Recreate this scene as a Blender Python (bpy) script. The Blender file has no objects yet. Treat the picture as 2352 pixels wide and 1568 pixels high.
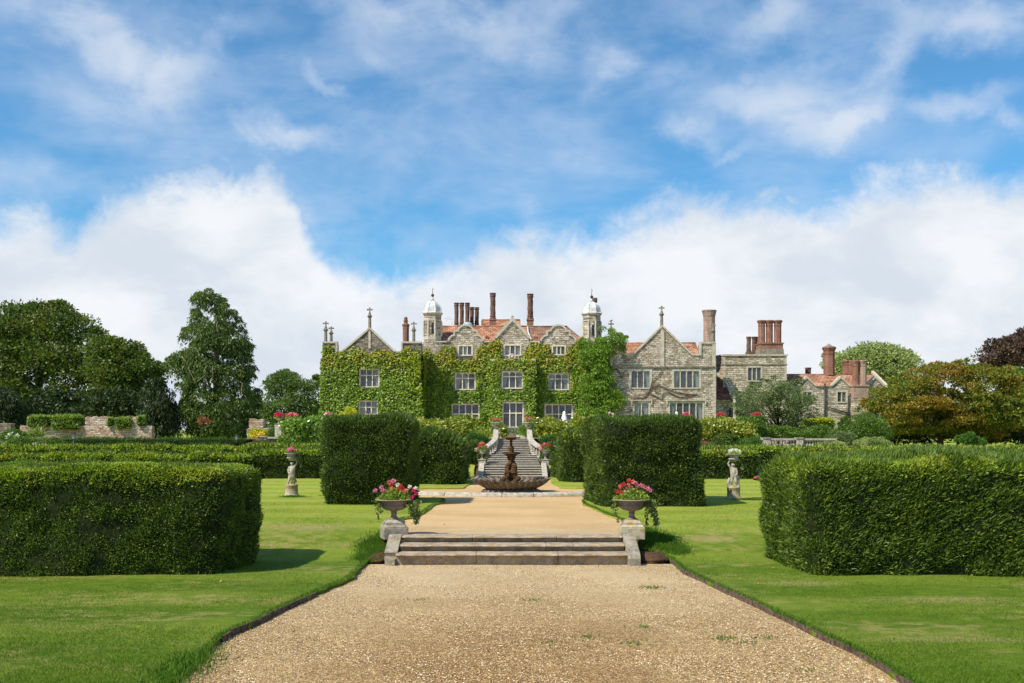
import bpy, math, random
import numpy as np
from mathutils import Vector, Matrix
from mathutils.geometry import tessellate_polygon

random.seed(7)
SC = bpy.context.scene
COL = SC.collection
R = math.radians

# ------------------------------------------------------------------ camera
EYE = 2.88          # metres above the lower gravel
FOC = 2287.0        # focal length in the pixels of a 2352 px wide picture
CXP, HYP = 1176.0, 985.0
cd = bpy.data.cameras.new('camera'); cam = bpy.data.objects.new('camera', cd); COL.objects.link(cam)
cam.location = (0, 0, EYE); cam.rotation_euler = (R(90), 0, 0)
cd.sensor_width = 36; cd.lens = 36 * FOC / 2352; cd.shift_y = (HYP - 784) / 2352
cd.clip_start = 0.1; cd.clip_end = 5000
SC.camera = cam
SC.view_settings.view_transform = 'Standard'; SC.view_settings.look = 'None'
SC.view_settings.exposure = 0.41; SC.view_settings.gamma = 1.0
SC.cycles.use_denoising = True
SC.cycles.max_bounces = 7; SC.cycles.transparent_max_bounces = 6

def Wp(px, py, Y):
    return ((px - CXP) * Y / FOC, Y, EYE - (py - HYP) * Y / FOC)
def X(px, Y): return (px - CXP) * Y / FOC
def Z(py, Y): return EYE - (py - HYP) * Y / FOC

# ------------------------------------------------------------------ sun
SUN_EL, SUN_AZ = 50.0, 36.0     # azimuth: degrees from due left towards the camera side
sv = Vector((-math.cos(R(SUN_AZ)) * math.cos(R(SUN_EL)), -math.sin(R(SUN_AZ)) * math.cos(R(SUN_EL)), math.sin(R(SUN_EL))))
sl = bpy.data.lights.new('sun', 'SUN'); sl.energy = 4.35; sl.angle = R(0.5); sl.color = (1.0, 0.93, 0.79)
so = bpy.data.objects.new('sun', sl); COL.objects.link(so); so.rotation_euler = sv.to_track_quat('Z', 'Y').to_euler()
so.location = (-40, -20, 60)

# ------------------------------------------------------------------ node helper
class NT:
    def __init__(s, nt): s.nt = nt; s.n = nt.nodes; s.l = nt.links
    def new(s, t, **kw):
        n = s.n.new(t)
        for k, v in kw.items(): setattr(n, k, v)
        return n
    def set(s, sock, v):
        if isinstance(v, bpy.types.NodeSocket): s.l.new(v, sock)
        elif v is not None:
            if sock.type == 'RGBA' and not hasattr(v, '__len__'): v = (v, v, v, 1)
            elif sock.type == 'RGBA' and len(v) == 3: v = (*v, 1)
            sock.default_value = v
    def m(s, op, a, b=None, c=None, clamp=False):
        n = s.new('ShaderNodeMath', operation=op); n.use_clamp = clamp
        s.set(n.inputs[0], a)
        if b is not None: s.set(n.inputs[1], b)
        if c is not None: s.set(n.inputs[2], c)
        return n.outputs[0]
    def vm(s, op, a, b=None, out=0):
        n = s.new('ShaderNodeVectorMath', operation=op); s.set(n.inputs[0], a)
        if b is not None: s.set(n.inputs[1], b)
        return n.outputs[out]
    def comb(s, x, y, z):
        n = s.new('ShaderNodeCombineXYZ'); s.set(n.inputs[0], x); s.set(n.inputs[1], y); s.set(n.inputs[2], z); return n.outputs[0]
    def sep(s, v):
        n = s.new('ShaderNodeSeparateXYZ'); s.set(n.inputs[0], v); return n.outputs
    def noise(s, vec, scale, detail=4, rough=0.55, dist=0.0, out=0):
        n = s.new('ShaderNodeTexNoise'); s.set(n.inputs['Vector'], vec)
        n.inputs['Scale'].default_value = scale; n.inputs['Detail'].default_value = detail
        n.inputs['Roughness'].default_value = rough; n.inputs['Distortion'].default_value = dist
        return n.outputs[out]
    def ss(s, v, a, b, lo=0.0, hi=1.0, smooth=True):
        n = s.new('ShaderNodeMapRange'); n.interpolation_type = 'SMOOTHSTEP' if smooth else 'LINEAR'
        s.set(n.inputs[0], v); s.set(n.inputs[1], a); s.set(n.inputs[2], b); s.set(n.inputs[3], lo); s.set(n.inputs[4], hi)
        return n.outputs[0]
    def mix(s, f, a, b, bt='MIX'):
        n = s.new('ShaderNodeMix', data_type='RGBA', blend_type=bt)
        s.set(n.inputs[0], f); s.set(n.inputs[6], a); s.set(n.inputs[7], b); return n.outputs[2]
    def ramp(s, f, stops, interp='LINEAR'):
        n = s.new('ShaderNodeValToRGB'); n.color_ramp.interpolation = interp
        el = n.color_ramp.elements
        while len(el) > 1: el.remove(el[-1])
        el[0].position = stops[0][0]; el[0].color = (*stops[0][1], 1)
        for p, c in stops[1:]:
            e = el.new(p); e.color = (*c, 1)
        s.set(n.inputs[0], f); return n.outputs[0]
    def bump(s, h, strength=0.5, dist=0.02):
        n = s.new('ShaderNodeBump'); s.set(n.inputs['Height'], h)
        n.inputs['Strength'].default_value = strength; n.inputs['Distance'].default_value = dist
        return n.outputs[0]

# ------------------------------------------------------------------ sky
def build_world():
    w = bpy.data.worlds.new('World'); SC.world = w; w.use_nodes = True
    w.node_tree.nodes.clear(); t = NT(w.node_tree)
    out = t.new('ShaderNodeOutputWorld'); bg = t.new('ShaderNodeBackground')
    bg.inputs[1].default_value = 0.12
    sky = t.new('ShaderNodeTexSky', sky_type='NISHITA'); sky.sun_disc = False
    sky.sun_elevation = R(SUN_EL); sky.sun_rotation = R(270 - SUN_AZ); sky.air_density = 1.0; sky.dust_density = 0.6; sky.ozone_density = 2.0
    co = t.new('ShaderNodeTexCoord').outputs['Generated']
    x, y, z = t.sep(co)
    az = t.m('ARCTAN2', x, y)
    hyp = t.m('SQRT', t.m('ADD', t.m('MULTIPLY', x, x), t.m('MULTIPLY', y, y)))
    el = t.m('ARCTAN2', z, hyp)
    def ang(px, py):
        u = (px - CXP) / FOC; v = (HYP - py) / FOC
        return math.atan(u), math.atan(v * math.cos(math.atan(u)))
    A = t.comb(az, el, 0.0)
    # ---- cloud bank above the horizon: its top edge follows a curve in azimuth
    pts = [(-900, 430), (-400, 520), (0, 478), (70, 462), (150, 500), (235, 452), (330, 402), (450, 380), (560, 392), (630, 372), (672, 400), (690, 470), (730, 545), (800, 592), (900, 610),
           (1000, 592), (1090, 560), (1200, 528), (1330, 520), (1400, 500), (1500, 462), (1600, 452), (1750, 455), (1860, 452), (1930, 425), (2010, 405),
           (2110, 392), (2240, 380), (2300, 405), (2400, 400), (2700, 470), (3200, 420)]
    fc = t.new('ShaderNodeFloatCurve'); cv = fc.mapping.curves[0]
    a0, a1 = -1.2, 1.2
    P = [((ang(px, py)[0] - a0) / (a1 - a0), ang(px, py)[1] / 0.6) for px, py in pts]
    P = [(0.0, P[0][1])] + P + [(1.0, P[-1][1])]
    cv.points[0].location = P[0]; cv.points[1].location = P[-1]
    for p in P[1:-1]: cv.points.new(*p)
    fc.mapping.update()
    t.set(fc.inputs[1], t.ss(az, a0, a1, 0, 1, False))
    E = t.m('MULTIPLY', fc.outputs[0], 0.6)
    n1 = t.noise(A, 9.0, 9, 0.62, 0.3)
    n2 = t.noise(t.vm('ADD', A, (3.1, 7.7, 0)), 30.0, 8, 0.65, 0.4)
    edge = t.m('ADD', t.m('SUBTRACT', E, el), t.m('ADD', t.m('MULTIPLY', t.m('SUBTRACT', n1, 0.5), 0.085), t.m('MULTIPLY', t.m('SUBTRACT', n2, 0.5), 0.06)))
    bank = t.ss(edge, -0.020, 0.036)
    # ---- higher wisps: soft patches where the photograph has them, broken up by noise
    blobs = [(340, 175, 120, 62, 30, 1.0), (215, 85, 130, 55, 25, .72), (440, 145, 90, 30, -25, .6), (90, 30, 170, 60, 0, .45), (520, 60, 150, 45, 0, .42),
             (640, 296, 150, 34, 8, .95), (560, 310, 140, 30, 0, .6), (745, 190, 60, 16, 30, .55), (1060, 25, 120, 48, 10, 1.0), (860, 25, 150, 40, 10, .75), (880, 110, 120, 40, 20, .5), (1150, 100, 120, 45, 0, .62),
             (1400, 158, 75, 46, -20, .85), (1300, 60, 160, 60, 0, .45), (1780, 30, 110, 55, -30, .85), (1560, 170, 170, 50, 8, .45),
             (1870, 285, 120, 56, 10, 1.0), (1740, 235, 110, 42, 10, .8), (1990, 258, 70, 34, -25, .7), (1570, 275, 90, 36, 22, .75), (1690, 345, 70, 16, 8, .6), (1940, 300, 90, 30, -20, .8),
             (2040, 140, 75, 42, -35, 1.0), (1860, 190, 130, 42, 8, .65), (2180, 30, 130, 55, 12, 1.0), (2330, 40, 90, 60, 0, .8), (2200, 245, 120, 32, 0, .7), (2300, 290, 55, 18, 35, .6),
             (90, 400, 110, 50, 0, .5), (1320, 370, 75, 30, 0, .38), (190, 210, 150, 60, 0, .3), (250, 290, 170, 60, 10, .35), (1000, 300, 200, 90, 0, .26), (1300, 300, 170, 70, 0, .3), (1240, 490, 60, 24, 20, .5), (720, 520, 60, 30, 30, .45), (265, 430, 50, 30, 0, .5), (1150, 420, 170, 60, 0, .2)]
    warp = t.vm('SCALE', t.vm('SUBTRACT', t.noise(A, 14.0, 5, 0.6, 0.0, 1), (0.5, 0.5, 0.5)), None)
    warp.node.inputs['Scale'].default_value = 0.075
    AW = t.vm('ADD', A, warp)
    tot = None
    for px, py, rx, ry, rot, wgt in blobs:
        c = ang(px, py); mp = t.new('ShaderNodeMapping', vector_type='TEXTURE'); t.set(mp.inputs[0], AW)
        mp.inputs[1].default_value = (c[0], c[1], 0); mp.inputs[2].default_value = (0, 0, R(-rot)); mp.inputs[3].default_value = (rx / FOC, ry / FOC, 1)
        d = t.vm('LENGTH', mp.outputs[0], None, 1)
        g = t.ss(d, 1.45, 0.0, 0.0, wgt)
        tot = g if tot is None else t.m('ADD', tot, g)
    n3 = t.noise(t.vm('MULTIPLY', A, (1.0, 1.5, 1)), 13.0, 10, 0.58, 0.5)
    wsp = t.m('MULTIPLY', tot, t.ss(n3, 0.30, 0.62, 0.22, 1.0))
    veil = t.ss(t.noise(t.vm('MULTIPLY', A, (1.0, 2.2, 1)), 5.0, 6, 0.6, 0.3), 0.38, 0.68, 0.02, 0.30)
    wsp = t.m('ADD', t.m('MULTIPLY', wsp, 0.62), veil)
    wsp = t.m('MULTIPLY', t.m('SUBTRACT', 1.0, t.m('EXPONENT', t.m('MULTIPLY', wsp, -1.5))), 1.0)
    # generic broken cloud away from the view, so the rest of the sky lights like the same sky
    dens = t.m('MAXIMUM', bank, wsp)
    # ---- colours
    gz = t.noise(t.vm('MULTIPLY', A, (1.0, 1.6, 1)), 6.5, 8, 0.58, 0.2)
    bankcol = t.mix(t.ss(gz, 0.36, 0.64), (5.7, 5.85, 6.1), (4.3, 4.75, 5.3))
    wispcol = t.mix(t.ss(wsp, 0.2, 0.8), (4.1, 4.8, 5.9), (4.8, 5.2, 5.8))
    cloudcol = t.mix(bank, wispcol, bankcol)
    skyc = t.mix(1.0, sky.outputs[0], (0.37, 0.79, 0.98), 'MULTIPLY')
    hs = t.new('ShaderNodeHueSaturation'); hs.inputs['Saturation'].default_value = 1.0; hs.inputs['Value'].default_value = 1.0; t.set(hs.inputs['Color'], skyc)
    col = t.mix(dens, hs.outputs[0], cloudcol)
    t.l.new(col, bg.inputs[0]); t.l.new(bg.outputs[0], out.inputs[0])
build_world()

# ------------------------------------------------------------------ materials
def new_mat(name):
    m = bpy.data.materials.new(name); m.use_nodes = True; m.node_tree.nodes.clear()
    t = NT(m.node_tree); out = t.new('ShaderNodeOutputMaterial'); return m, t, out
def principled(t, out, col, rough=0.8, bump=None, spec=0.3, metal=0.0):
    b = t.new('ShaderNodeBsdfPrincipled'); t.set(b.inputs['Base Color'], col); t.set(b.inputs['Roughness'], rough)
    t.set(b.inputs['Specular IOR Level'], spec); b.inputs['Metallic'].default_value = metal
    if bump is not None: t.l.new(bump, b.inputs['Normal'])
    t.l.new(b.outputs[0], out.inputs[0]); return b
def objco(t): return t.new('ShaderNodeTexCoord').outputs['Object']
def geo(t, k='Position'): return t.new('ShaderNodeNewGeometry').outputs[k]
def wallco(t, turn=1.0):
    x, y, z = t.sep(geo(t)); return t.comb(t.m('ADD', x, t.m('MULTIPLY', y, turn)), z, t.m('MULTIPLY', y, 0.0))

MATS = {}
def leaf_mat(name, dark, mid, light, transl=0.3, nscale=1.2, rough=0.5, spec=0.35, alt=None, altz=None, altamt=1.0):
    """leaf colour varies leaf by leaf and in soft patches; alt = (colour) mixed in by patches, optionally rising with height"""
    m, t, out = new_mat(name)
    g = t.new('ShaderNodeNewGeometry'); rnd = g.outputs['Random Per Island']
    nz = t.noise(g.outputs['Position'], nscale, 3, 0.6)
    f = t.m('ADD', t.m('MULTIPLY', rnd, 0.62), t.m('MULTIPLY', t.m('SUBTRACT', nz, 0.3), 0.7), clamp=True)
    c = t.ramp(f, [(0.0, dark), (0.45, mid), (1.0, light)])
    if alt is not None:
        n2 = t.noise(g.outputs['Position'], nscale * 0.55, 4, 0.65)
        if altz:
            z = t.sep(g.outputs['Position'])[2]
            k = t.m('MULTIPLY', t.ss(z, altz[0], altz[1]), t.ss(n2, 0.36, 0.62, 0.15, 1.0))
        else: k = t.ss(n2, 0.44, 0.62)
        k = t.m('MULTIPLY', k, t.ss(rnd, 0.0, 1.0, 0.45, 1.0)); k = t.m('MULTIPLY', k, altamt)
        c = t.mix(k, c, alt)
    b = t.new('ShaderNodeBsdfPrincipled'); t.l.new(c, b.inputs['Base Color']); b.inputs['Roughness'].default_value = rough; b.inputs['Specular IOR Level'].default_value = spec
    tr = t.new('ShaderNodeBsdfTranslucent'); t.l.new(t.mix(1.0, c, (1.25, 1.35, 0.6), 'MULTIPLY'), tr.inputs[0])
    mx = t.new('ShaderNodeMixShader'); mx.inputs[0].default_value = transl
    t.l.new(b.outputs[0], mx.inputs[1]); t.l.new(tr.outputs[0], mx.inputs[2]); t.l.new(mx.outputs[0], out.inputs[0])
    MATS[name] = m; return m

YEW_NEAR = leaf_mat('yew_near', (.024, .052, .010), (.088, .150, .018), (.33, .42, .050), .28, 2.8, .45, .4)
YEW_MID = leaf_mat('yew_mid', (.022, .048, .010), (.070, .122, .018), (.26, .34, .048), .25, 2.4, .5, .35)
YEW_GOLD_LIT = leaf_mat('yew_gold_lit', (.09, .17, .012), (.27, .37, .024), (.55, .62, .07), .36, 1.0, .5, .35, alt=(.42, .34, .04), altamt=.5)  # golden topiary leaf; on hedge tops it paints the sunlit look into colour
BOX_GREEN = leaf_mat('box_green', (.03, .08, .01), (.07, .16, .02), (.14, .26, .03), .3, 1.2)
TREE_BEECH = leaf_mat('tree_beech', (.024, .052, .010), (.080, .135, .018), (.25, .33, .045), .3, .6, .5, .3, alt=(.22, .18, .025), altamt=.4)
TREE_DARK = leaf_mat('tree_dark', (.012, .026, .007), (.028, .052, .010), (.085, .125, .024), .22, .7)
TREE_CYP = leaf_mat('tree_cypress', (.022, .052, .012), (.075, .135, .022), (.30, .36, .09), .28, 1.1, .55, .3)
CYP_BROWN = leaf_mat('cypress_brown', (.16, .05, .02), (.28, .10, .04), (.38, .16, .07), .2, 1.0)
TREE_ASH = leaf_mat('tree_ash', (.045, .09, .02), (.11, .18, .04), (.24, .33, .08), .38, .8)
TREE_SILVER = leaf_mat('tree_silver', (.14, .19, .05), (.30, .36, .12), (.58, .62, .30), .35, .8)
TREE_MAPLE = leaf_mat('tree_maple', (.045, .085, .010), (.14, .17, .016), (.38, .34, .04), .34, .6, .5, .3, alt=(.46, .19, .03), altamt=.55)
TREE_PURPLE = leaf_mat('tree_purple', (.035, .018, .014), (.085, .048, .034), (.22, .15, .10), .2, .8)
TREE_GREEN = leaf_mat('tree_green', (.05, .11, .012), (.13, .22, .022), (.27, .37, .045), .35, .8)
TREE_OLIVE = leaf_mat('tree_olive', (.035, .065, .018), (.12, .17, .05), (.34, .40, .18), .3, 1.8)
IVY_L = leaf_mat('creeper_leaf', (.028, .070, .008), (.165, .275, .018), (.58, .66, .07), .32, 2.0, .45, .4, alt=(.50, .36, .03), altz=(6.6, 9.6), altamt=.75)
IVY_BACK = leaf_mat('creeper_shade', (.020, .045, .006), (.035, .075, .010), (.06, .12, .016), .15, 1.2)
IVY_BRIGHT = leaf_mat('creeper_bright', (.14, .22, .010), (.34, .42, .020), (.55, .60, .05), .35, 1.2)
WISTERIA = leaf_mat('wisteria_leaf', (.045, .11, .010), (.135, .255, .018), (.40, .53, .05), .34, 1.4)
LAUREL = leaf_mat('laurel_leaf', (.045, .105, .012), (.18, .31, .025), (.66, .76, .30), .28, 2.2, .28, .6)
LAUREL_Y = leaf_mat('laurel_yellow', (.04, .075, .010), (.24, .30, .020), (.80, .78, .20), .28, 2.0, .3, .6, alt=(.45, .32, .03), altamt=.35)
GOLD = leaf_mat('golden_leaf', (.28, .30, .02), (.50, .50, .03), (.70, .66, .06), .3, 1.0)
SHRUB = leaf_mat('shrub_leaf', (.035, .08, .012), (.10, .185, .024), (.27, .38, .065), .3, 1.3)
GERA = leaf_mat('geranium_leaf', (.10, .17, .02), (.24, .34, .04), (.50, .55, .18), .3, 6.0)
TRAIL = leaf_mat('trailing_leaf', (.06, .09, .02), (.16, .20, .05), (.42, .44, .22), .3, 6.0)
YUCCA = leaf_mat('yucca_leaf', (.10, .16, .03), (.25, .32, .08), (.50, .55, .22), .2, 2.0, .4)
SAGE = leaf_mat('sage_leaf', (.10, .14, .08), (.20, .25, .15), (.32, .38, .25), .2, 3.0)
GRASS = leaf_mat('grass_blade', (.060, .125, .008), (.115, .205, .014), (.24, .32, .03), .3, .5, .6, .2, alt=(.40, .46, .06), altz=(.02, .46), altamt=.9)
GRASS_L = leaf_mat('grass_long', (.045, .105, .010), (.085, .175, .016), (.18, .28, .03), .35, 1.5, .6, .2)
def flower_mat(name, a, b): return leaf_mat(name, a, tuple((x + y) / 2 for x, y in zip(a, b)), b, .3, 9.0, .6, .2)
PINK = flower_mat('petal_pink', (.70, .13, .32), (.88, .38, .58))
RED = flower_mat('petal_red', (.60, .015, .04), (.82, .10, .12))
MAGENTA = flower_mat('petal_magenta', (.62, .02, .16), (.80, .08, .28))
WHITE = flower_mat('petal_white', (.78, .78, .74), (.9, .9, .88))
SALMON = flower_mat('petal_salmon', (.75, .16, .16), (.85, .35, .32))
LILAC = flower_mat('petal_lilac', (.35, .16, .38), (.55, .32, .55))
YELLOWF = flower_mat('petal_yellow', (.75, .50, .05), (.85, .65, .15))

def m_plain(name, col, rough=.7, spec=.3, var=.25, scale=8, metal=0.0, bstr=.3):
    m, t, out = new_mat(name); p = geo(t); n = t.noise(p, scale, 5, .6)
    c = t.mix(t.ss(n, .3, .7), tuple(x * (1 - var) for x in col), tuple(min(1, x * (1 + var)) for x in col))
    principled(t, out, c, rough, t.bump(n, bstr, .01), spec, metal); return m

def m_lawn():
    m, t, out = new_mat('lawn_grass'); p = geo(t); x, y, z = t.sep(p)
    big = t.noise(t.comb(t.m('MULTIPLY', x, .22), t.m('MULTIPLY', y, .8), 0.0), 1.0, 4, .6)
    fine = t.noise(p, 38.0, 4, .75); mid = t.noise(t.comb(x, t.m('MULTIPLY', y, 1.6), 0.0), 2.4, 5, .65)
    stripe = t.m('SINE', t.m('ADD', t.m('MULTIPLY', y, 2.3), t.m('ADD', t.m('MULTIPLY', x, .10), t.m('MULTIPLY', big, 2.0))))
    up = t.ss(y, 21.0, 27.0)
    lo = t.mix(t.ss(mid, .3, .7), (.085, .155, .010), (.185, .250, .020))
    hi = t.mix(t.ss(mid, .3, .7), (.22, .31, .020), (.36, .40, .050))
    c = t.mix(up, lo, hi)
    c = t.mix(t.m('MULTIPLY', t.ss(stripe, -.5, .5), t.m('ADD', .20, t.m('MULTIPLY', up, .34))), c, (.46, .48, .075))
    c = t.mix(t.ss(fine, .35, .7, 0, .55), c, (.055, .115, .010))
    dry = t.m('MULTIPLY', t.ss(big, .47, .62), t.ss(mid, .44, .58))
    c = t.mix(t.m('MULTIPLY', dry, .62), c, (.36, .28, .11))
    # worn patches: right foreground, and beside the left path edge
    for cx, cy, rx, ry in ((-5.1, 24.6, 1.5, .9), (7.2, 16.8, 1.6, .35), (9.2, 14.6, 1.6, .4), (4.6, 23.4, .9, .35), (5.4, 18.6, 1.1, .35), (6.2, 13.6, 1.8, .25)):
        d = t.vm('LENGTH', t.comb(t.m('DIVIDE', t.m('SUBTRACT', x, cx), rx), t.m('DIVIDE', t.m('SUBTRACT', y, cy), ry), 0.0), None, 1)
        k = t.m('MULTIPLY', t.ss(t.m('ADD', d, t.m('MULTIPLY', t.m('SUBTRACT', t.noise(p, 6.0, 4, .7), .5), 2.2)), 1.1, .3), .6)
        c = t.mix(k, c, (.38, .29, .13))
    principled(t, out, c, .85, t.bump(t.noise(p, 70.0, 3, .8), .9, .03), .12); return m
def m_gravel():
    m, t, out = new_mat('gravel'); p = geo(t); x, y, z = t.sep(p)
    v = t.new('ShaderNodeTexVoronoi'); t.set(v.inputs['Vector'], t.comb(x, y, 0.0)); v.inputs['Scale'].default_value = 62.0
    rnd = t.sep(v.outputs['Color'])[0]
    c = t.ramp(rnd, [(0.0, (.12, .06, .022)), (.22, (.30, .17, .060)), (.5, (.47, .30, .11)), (.8, (.62, .44, .20)), (1.0, (.80, .68, .46))])
    v2 = t.new('ShaderNodeTexVoronoi'); t.set(v2.inputs['Vector'], t.comb(x, y, 3.0)); v2.inputs['Scale'].default_value = 15.0
    c = t.mix(t.ss(v2.outputs['Distance'], .42, .75, 0, .5), c, (.20, .12, .06))
    far = t.ss(y, 22.0, 27.0)
    c = t.mix(t.ss(y, 13.0, 20.0, 0.0, .42), c, (.74, .58, .37)); warm = t.mix(far, c, t.mix(.58, c, (.72, .455, .20)))
    patch = t.noise(t.comb(t.m('MULTIPLY', x, .6), y, 0.0), .55, 5, .65)
    warm = t.mix(t.ss(patch, .35, .68, 0, .5), warm, t.mix(1.0, warm, (.66, .60, .52), 'MULTIPLY'))
    near_dark = t.m('MULTIPLY', t.ss(t.m('ABSOLUTE', x), 3.4, .4), t.ss(y, 20.0, 12.0))  # stronger towards the near middle of the path, where gravel is darker
    warm = t.mix(t.m('MULTIPLY', near_dark, .65), warm, t.mix(1.0, warm, (.72, .60, .45), 'MULTIPLY'))
    moss = t.m('MULTIPLY', t.ss(t.noise(t.comb(x, t.m('MULTIPLY', y, 2.6), 0.0), 1.1, 5, .7), .62, .74), t.m('SUBTRACT', 1.0, far))
    warm = t.mix(t.m('MULTIPLY', moss, .5), warm, (.16, .15, .06))
    h = t.m('SUBTRACT', 1.0, v.outputs['Distance'])
    principled(t, out, warm, .8, t.bump(h, .8, .02), .25); return m
def m_soil():
    m, t, out = new_mat('soil'); p = geo(t); n = t.noise(p, 14.0, 6, .7)
    principled(t, out, t.mix(t.ss(n, .3, .7), (.050, .028, .016), (.15, .085, .048)), .95, t.bump(n, 1.0, .05), .1); return m
def m_rubble(name, cols, bw=.42, bh=.17, mort=(.20, .175, .14), bias=1.0):
    """coursed rubble: brick pattern warped so courses and joints wander"""
    m, t, out = new_mat(name); p = geo(t)
    wc = wallco(t)
    w = t.vm('SCALE', t.vm('SUBTRACT', t.noise(p, 2.6, 4, .7, 0, 1), (.5, .5, .5)), None); w.node.inputs['Scale'].default_value = .30
    wc2 = t.vm('ADD', wc, w)
    b = t.new('ShaderNodeTexBrick'); t.set(b.inputs['Vector'], wc2); b.offset = .43; b.squash = .8; b.squash_frequency = 3
    b.inputs['Scale'].default_value = 1.0; b.inputs['Brick Width'].default_value = bw; b.inputs['Row Height'].default_value = bh
    b.inputs['Mortar Size'].default_value = .022; b.inputs['Mortar Smooth'].default_value = .5; b.inputs['Bias'].default_value = 0
    b.inputs['Color1'].default_value = (0, 0, 0, 1); b.inputs['Color2'].default_value = (1, 1, 1, 1); b.inputs['Mortar'].default_value = (.5, .5, .5, 1)
    rnd = t.sep(b.outputs['Color'])[0]
    v = t.new('ShaderNodeTexVoronoi'); t.set(v.inputs['Vector'], t.vm('MULTIPLY', wc2, (2.6, 5.5, 1))); v.inputs['Scale'].default_value = 1.0
    r2 = t.sep(v.outputs['Color'])[1]
    f = t.m('ADD', t.m('MULTIPLY', rnd, .5), t.m('MULTIPLY', r2, .5))
    c = t.ramp(f, cols)
    st = t.noise(p, .5, 5, .7); c = t.mix(t.ss(st, .42, .68, 0, .6), c, t.mix(1.0, c, (.70, .60, .50), 'MULTIPLY'))
    gr = t.noise(p, 9.0, 5, .75); c = t.mix(t.ss(gr, .3, .7, 0, .5), c, t.mix(1.0, c, (.62, .6, .55), 'MULTIPLY'))
    c = t.mix(t.m('MULTIPLY', b.outputs['Fac'], .75), c, mort)
    h = t.m('ADD', t.m('SUBTRACT', 1.0, b.outputs['Fac']), t.m('ADD', t.m('MULTIPLY', r2, .8), t.m('MULTIPLY', gr, .6)))
    principled(t, out, c, .92, t.bump(h, .9, .09), .12); return m
def m_dressed(name, col, dark, lichen=0.0, scale=3.0):
    m, t, out = new_mat(name); p = geo(t)
    a = t.noise(p, scale, 6, .7); b_ = t.noise(t.vm('ADD', p, (5, 3, 1)), scale * 5, 5, .7)
    c = t.mix(t.ss(a, .38, .66), col, dark); c = t.mix(t.ss(b_, .45, .75, 0, .6), c, tuple(x * .45 for x in dark))
    c = t.mix(t.ss(t.noise(t.vm('ADD', p, (1, 8, 4)), scale * 3, 4, .6), .66, .72, 0, .8), c, (.72, .70, .62))
    if lichen: c = t.mix(t.m('MULTIPLY', t.ss(t.noise(t.vm('ADD', p, (9, 2, 7)), scale * 1.3, 6, .7), .52, .60), lichen), c, (.46, .26, .035))
    principled(t, out, c, .9, t.bump(t.m('ADD', a, b_), .6, .03), .15); return m
def m_brick(name, c1, c2, mort, bw=.24, bh=.08, msz=.012, grime=.5):
    m, t, out = new_mat(name); p = geo(t); wc = wallco(t, .7)
    b = t.new('ShaderNodeTexBrick'); t.set(b.inputs['Vector'], wc)
    b.inputs['Scale'].default_value = 1; b.inputs['Brick Width'].default_value = bw; b.inputs['Row Height'].default_value = bh; b.inputs['Mortar Size'].default_value = msz
    b.inputs['Color1'].default_value = (*c1, 1); b.inputs['Color2'].default_value = (*c2, 1); b.inputs['Mortar'].default_value = (*mort, 1)
    n = t.noise(p, 1.6, 6, .75); n2 = t.noise(p, 7.0, 5, .7)
    c = t.mix(t.ss(n, .42, .66, 0, grime), b.outputs['Color'], tuple(x * .35 for x in c1))
    c = t.mix(t.ss(n2, .5, .75, 0, .5), c, mort)
    principled(t, out, c, .9, t.bump(t.m('SUBTRACT', t.m('MULTIPLY', n2, .5), b.outputs['Fac']), .7, .03), .15); return m
def m_tiles(name, cols):
    m, t, out = new_mat(name); p = geo(t); x, y, z = t.sep(p)
    wc = t.comb(t.m('ADD', x, t.m('MULTIPLY', y, 0.001)), t.m('MULTIPLY', z, 1.3), 0.0)
    wc = t.vm('ADD', wc, t.vm('MULTIPLY', t.vm('SUBTRACT', t.noise(p, 1.2, 3, .6, 0, 1), (.5, .5, .5)), (.05, .10, 0)))
    b = t.new('ShaderNodeTexBrick'); t.set(b.inputs['Vector'], wc)
    b.inputs['Scale'].default_value = 1; b.inputs['Brick Width'].default_value = .34; b.inputs['Row Height'].default_value = .17; b.inputs['Mortar Size'].default_value = .018
    b.inputs['Color1'].default_value = (0, 0, 0, 1); b.inputs['Color2'].default_value = (1, 1, 1, 1); b.inputs['Mortar'].default_value = (.3, .3, .3, 1)
    n = t.noise(t.comb(x, t.m('MULTIPLY', z, 2.5), y), .8, 5, .65)
    f = t.m('ADD', t.m('MULTIPLY', t.sep(b.outputs['Color'])[0], .45), t.m('MULTIPLY', t.ss(n, .25, .75), .6), clamp=True)
    c = t.ramp(f, cols); c = t.mix(t.m('MULTIPLY', b.outputs['Fac'], .7), c, (.06, .03, .02))
    c = t.mix(t.ss(t.noise(p, 3.5, 5, .7), .58, .7, 0, .5), c, (.42, .38, .30))
    principled(t, out, c, .9, t.bump(t.m('SUBTRACT', 1.0, b.outputs['Fac']), .6, .06), .15); return m
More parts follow.
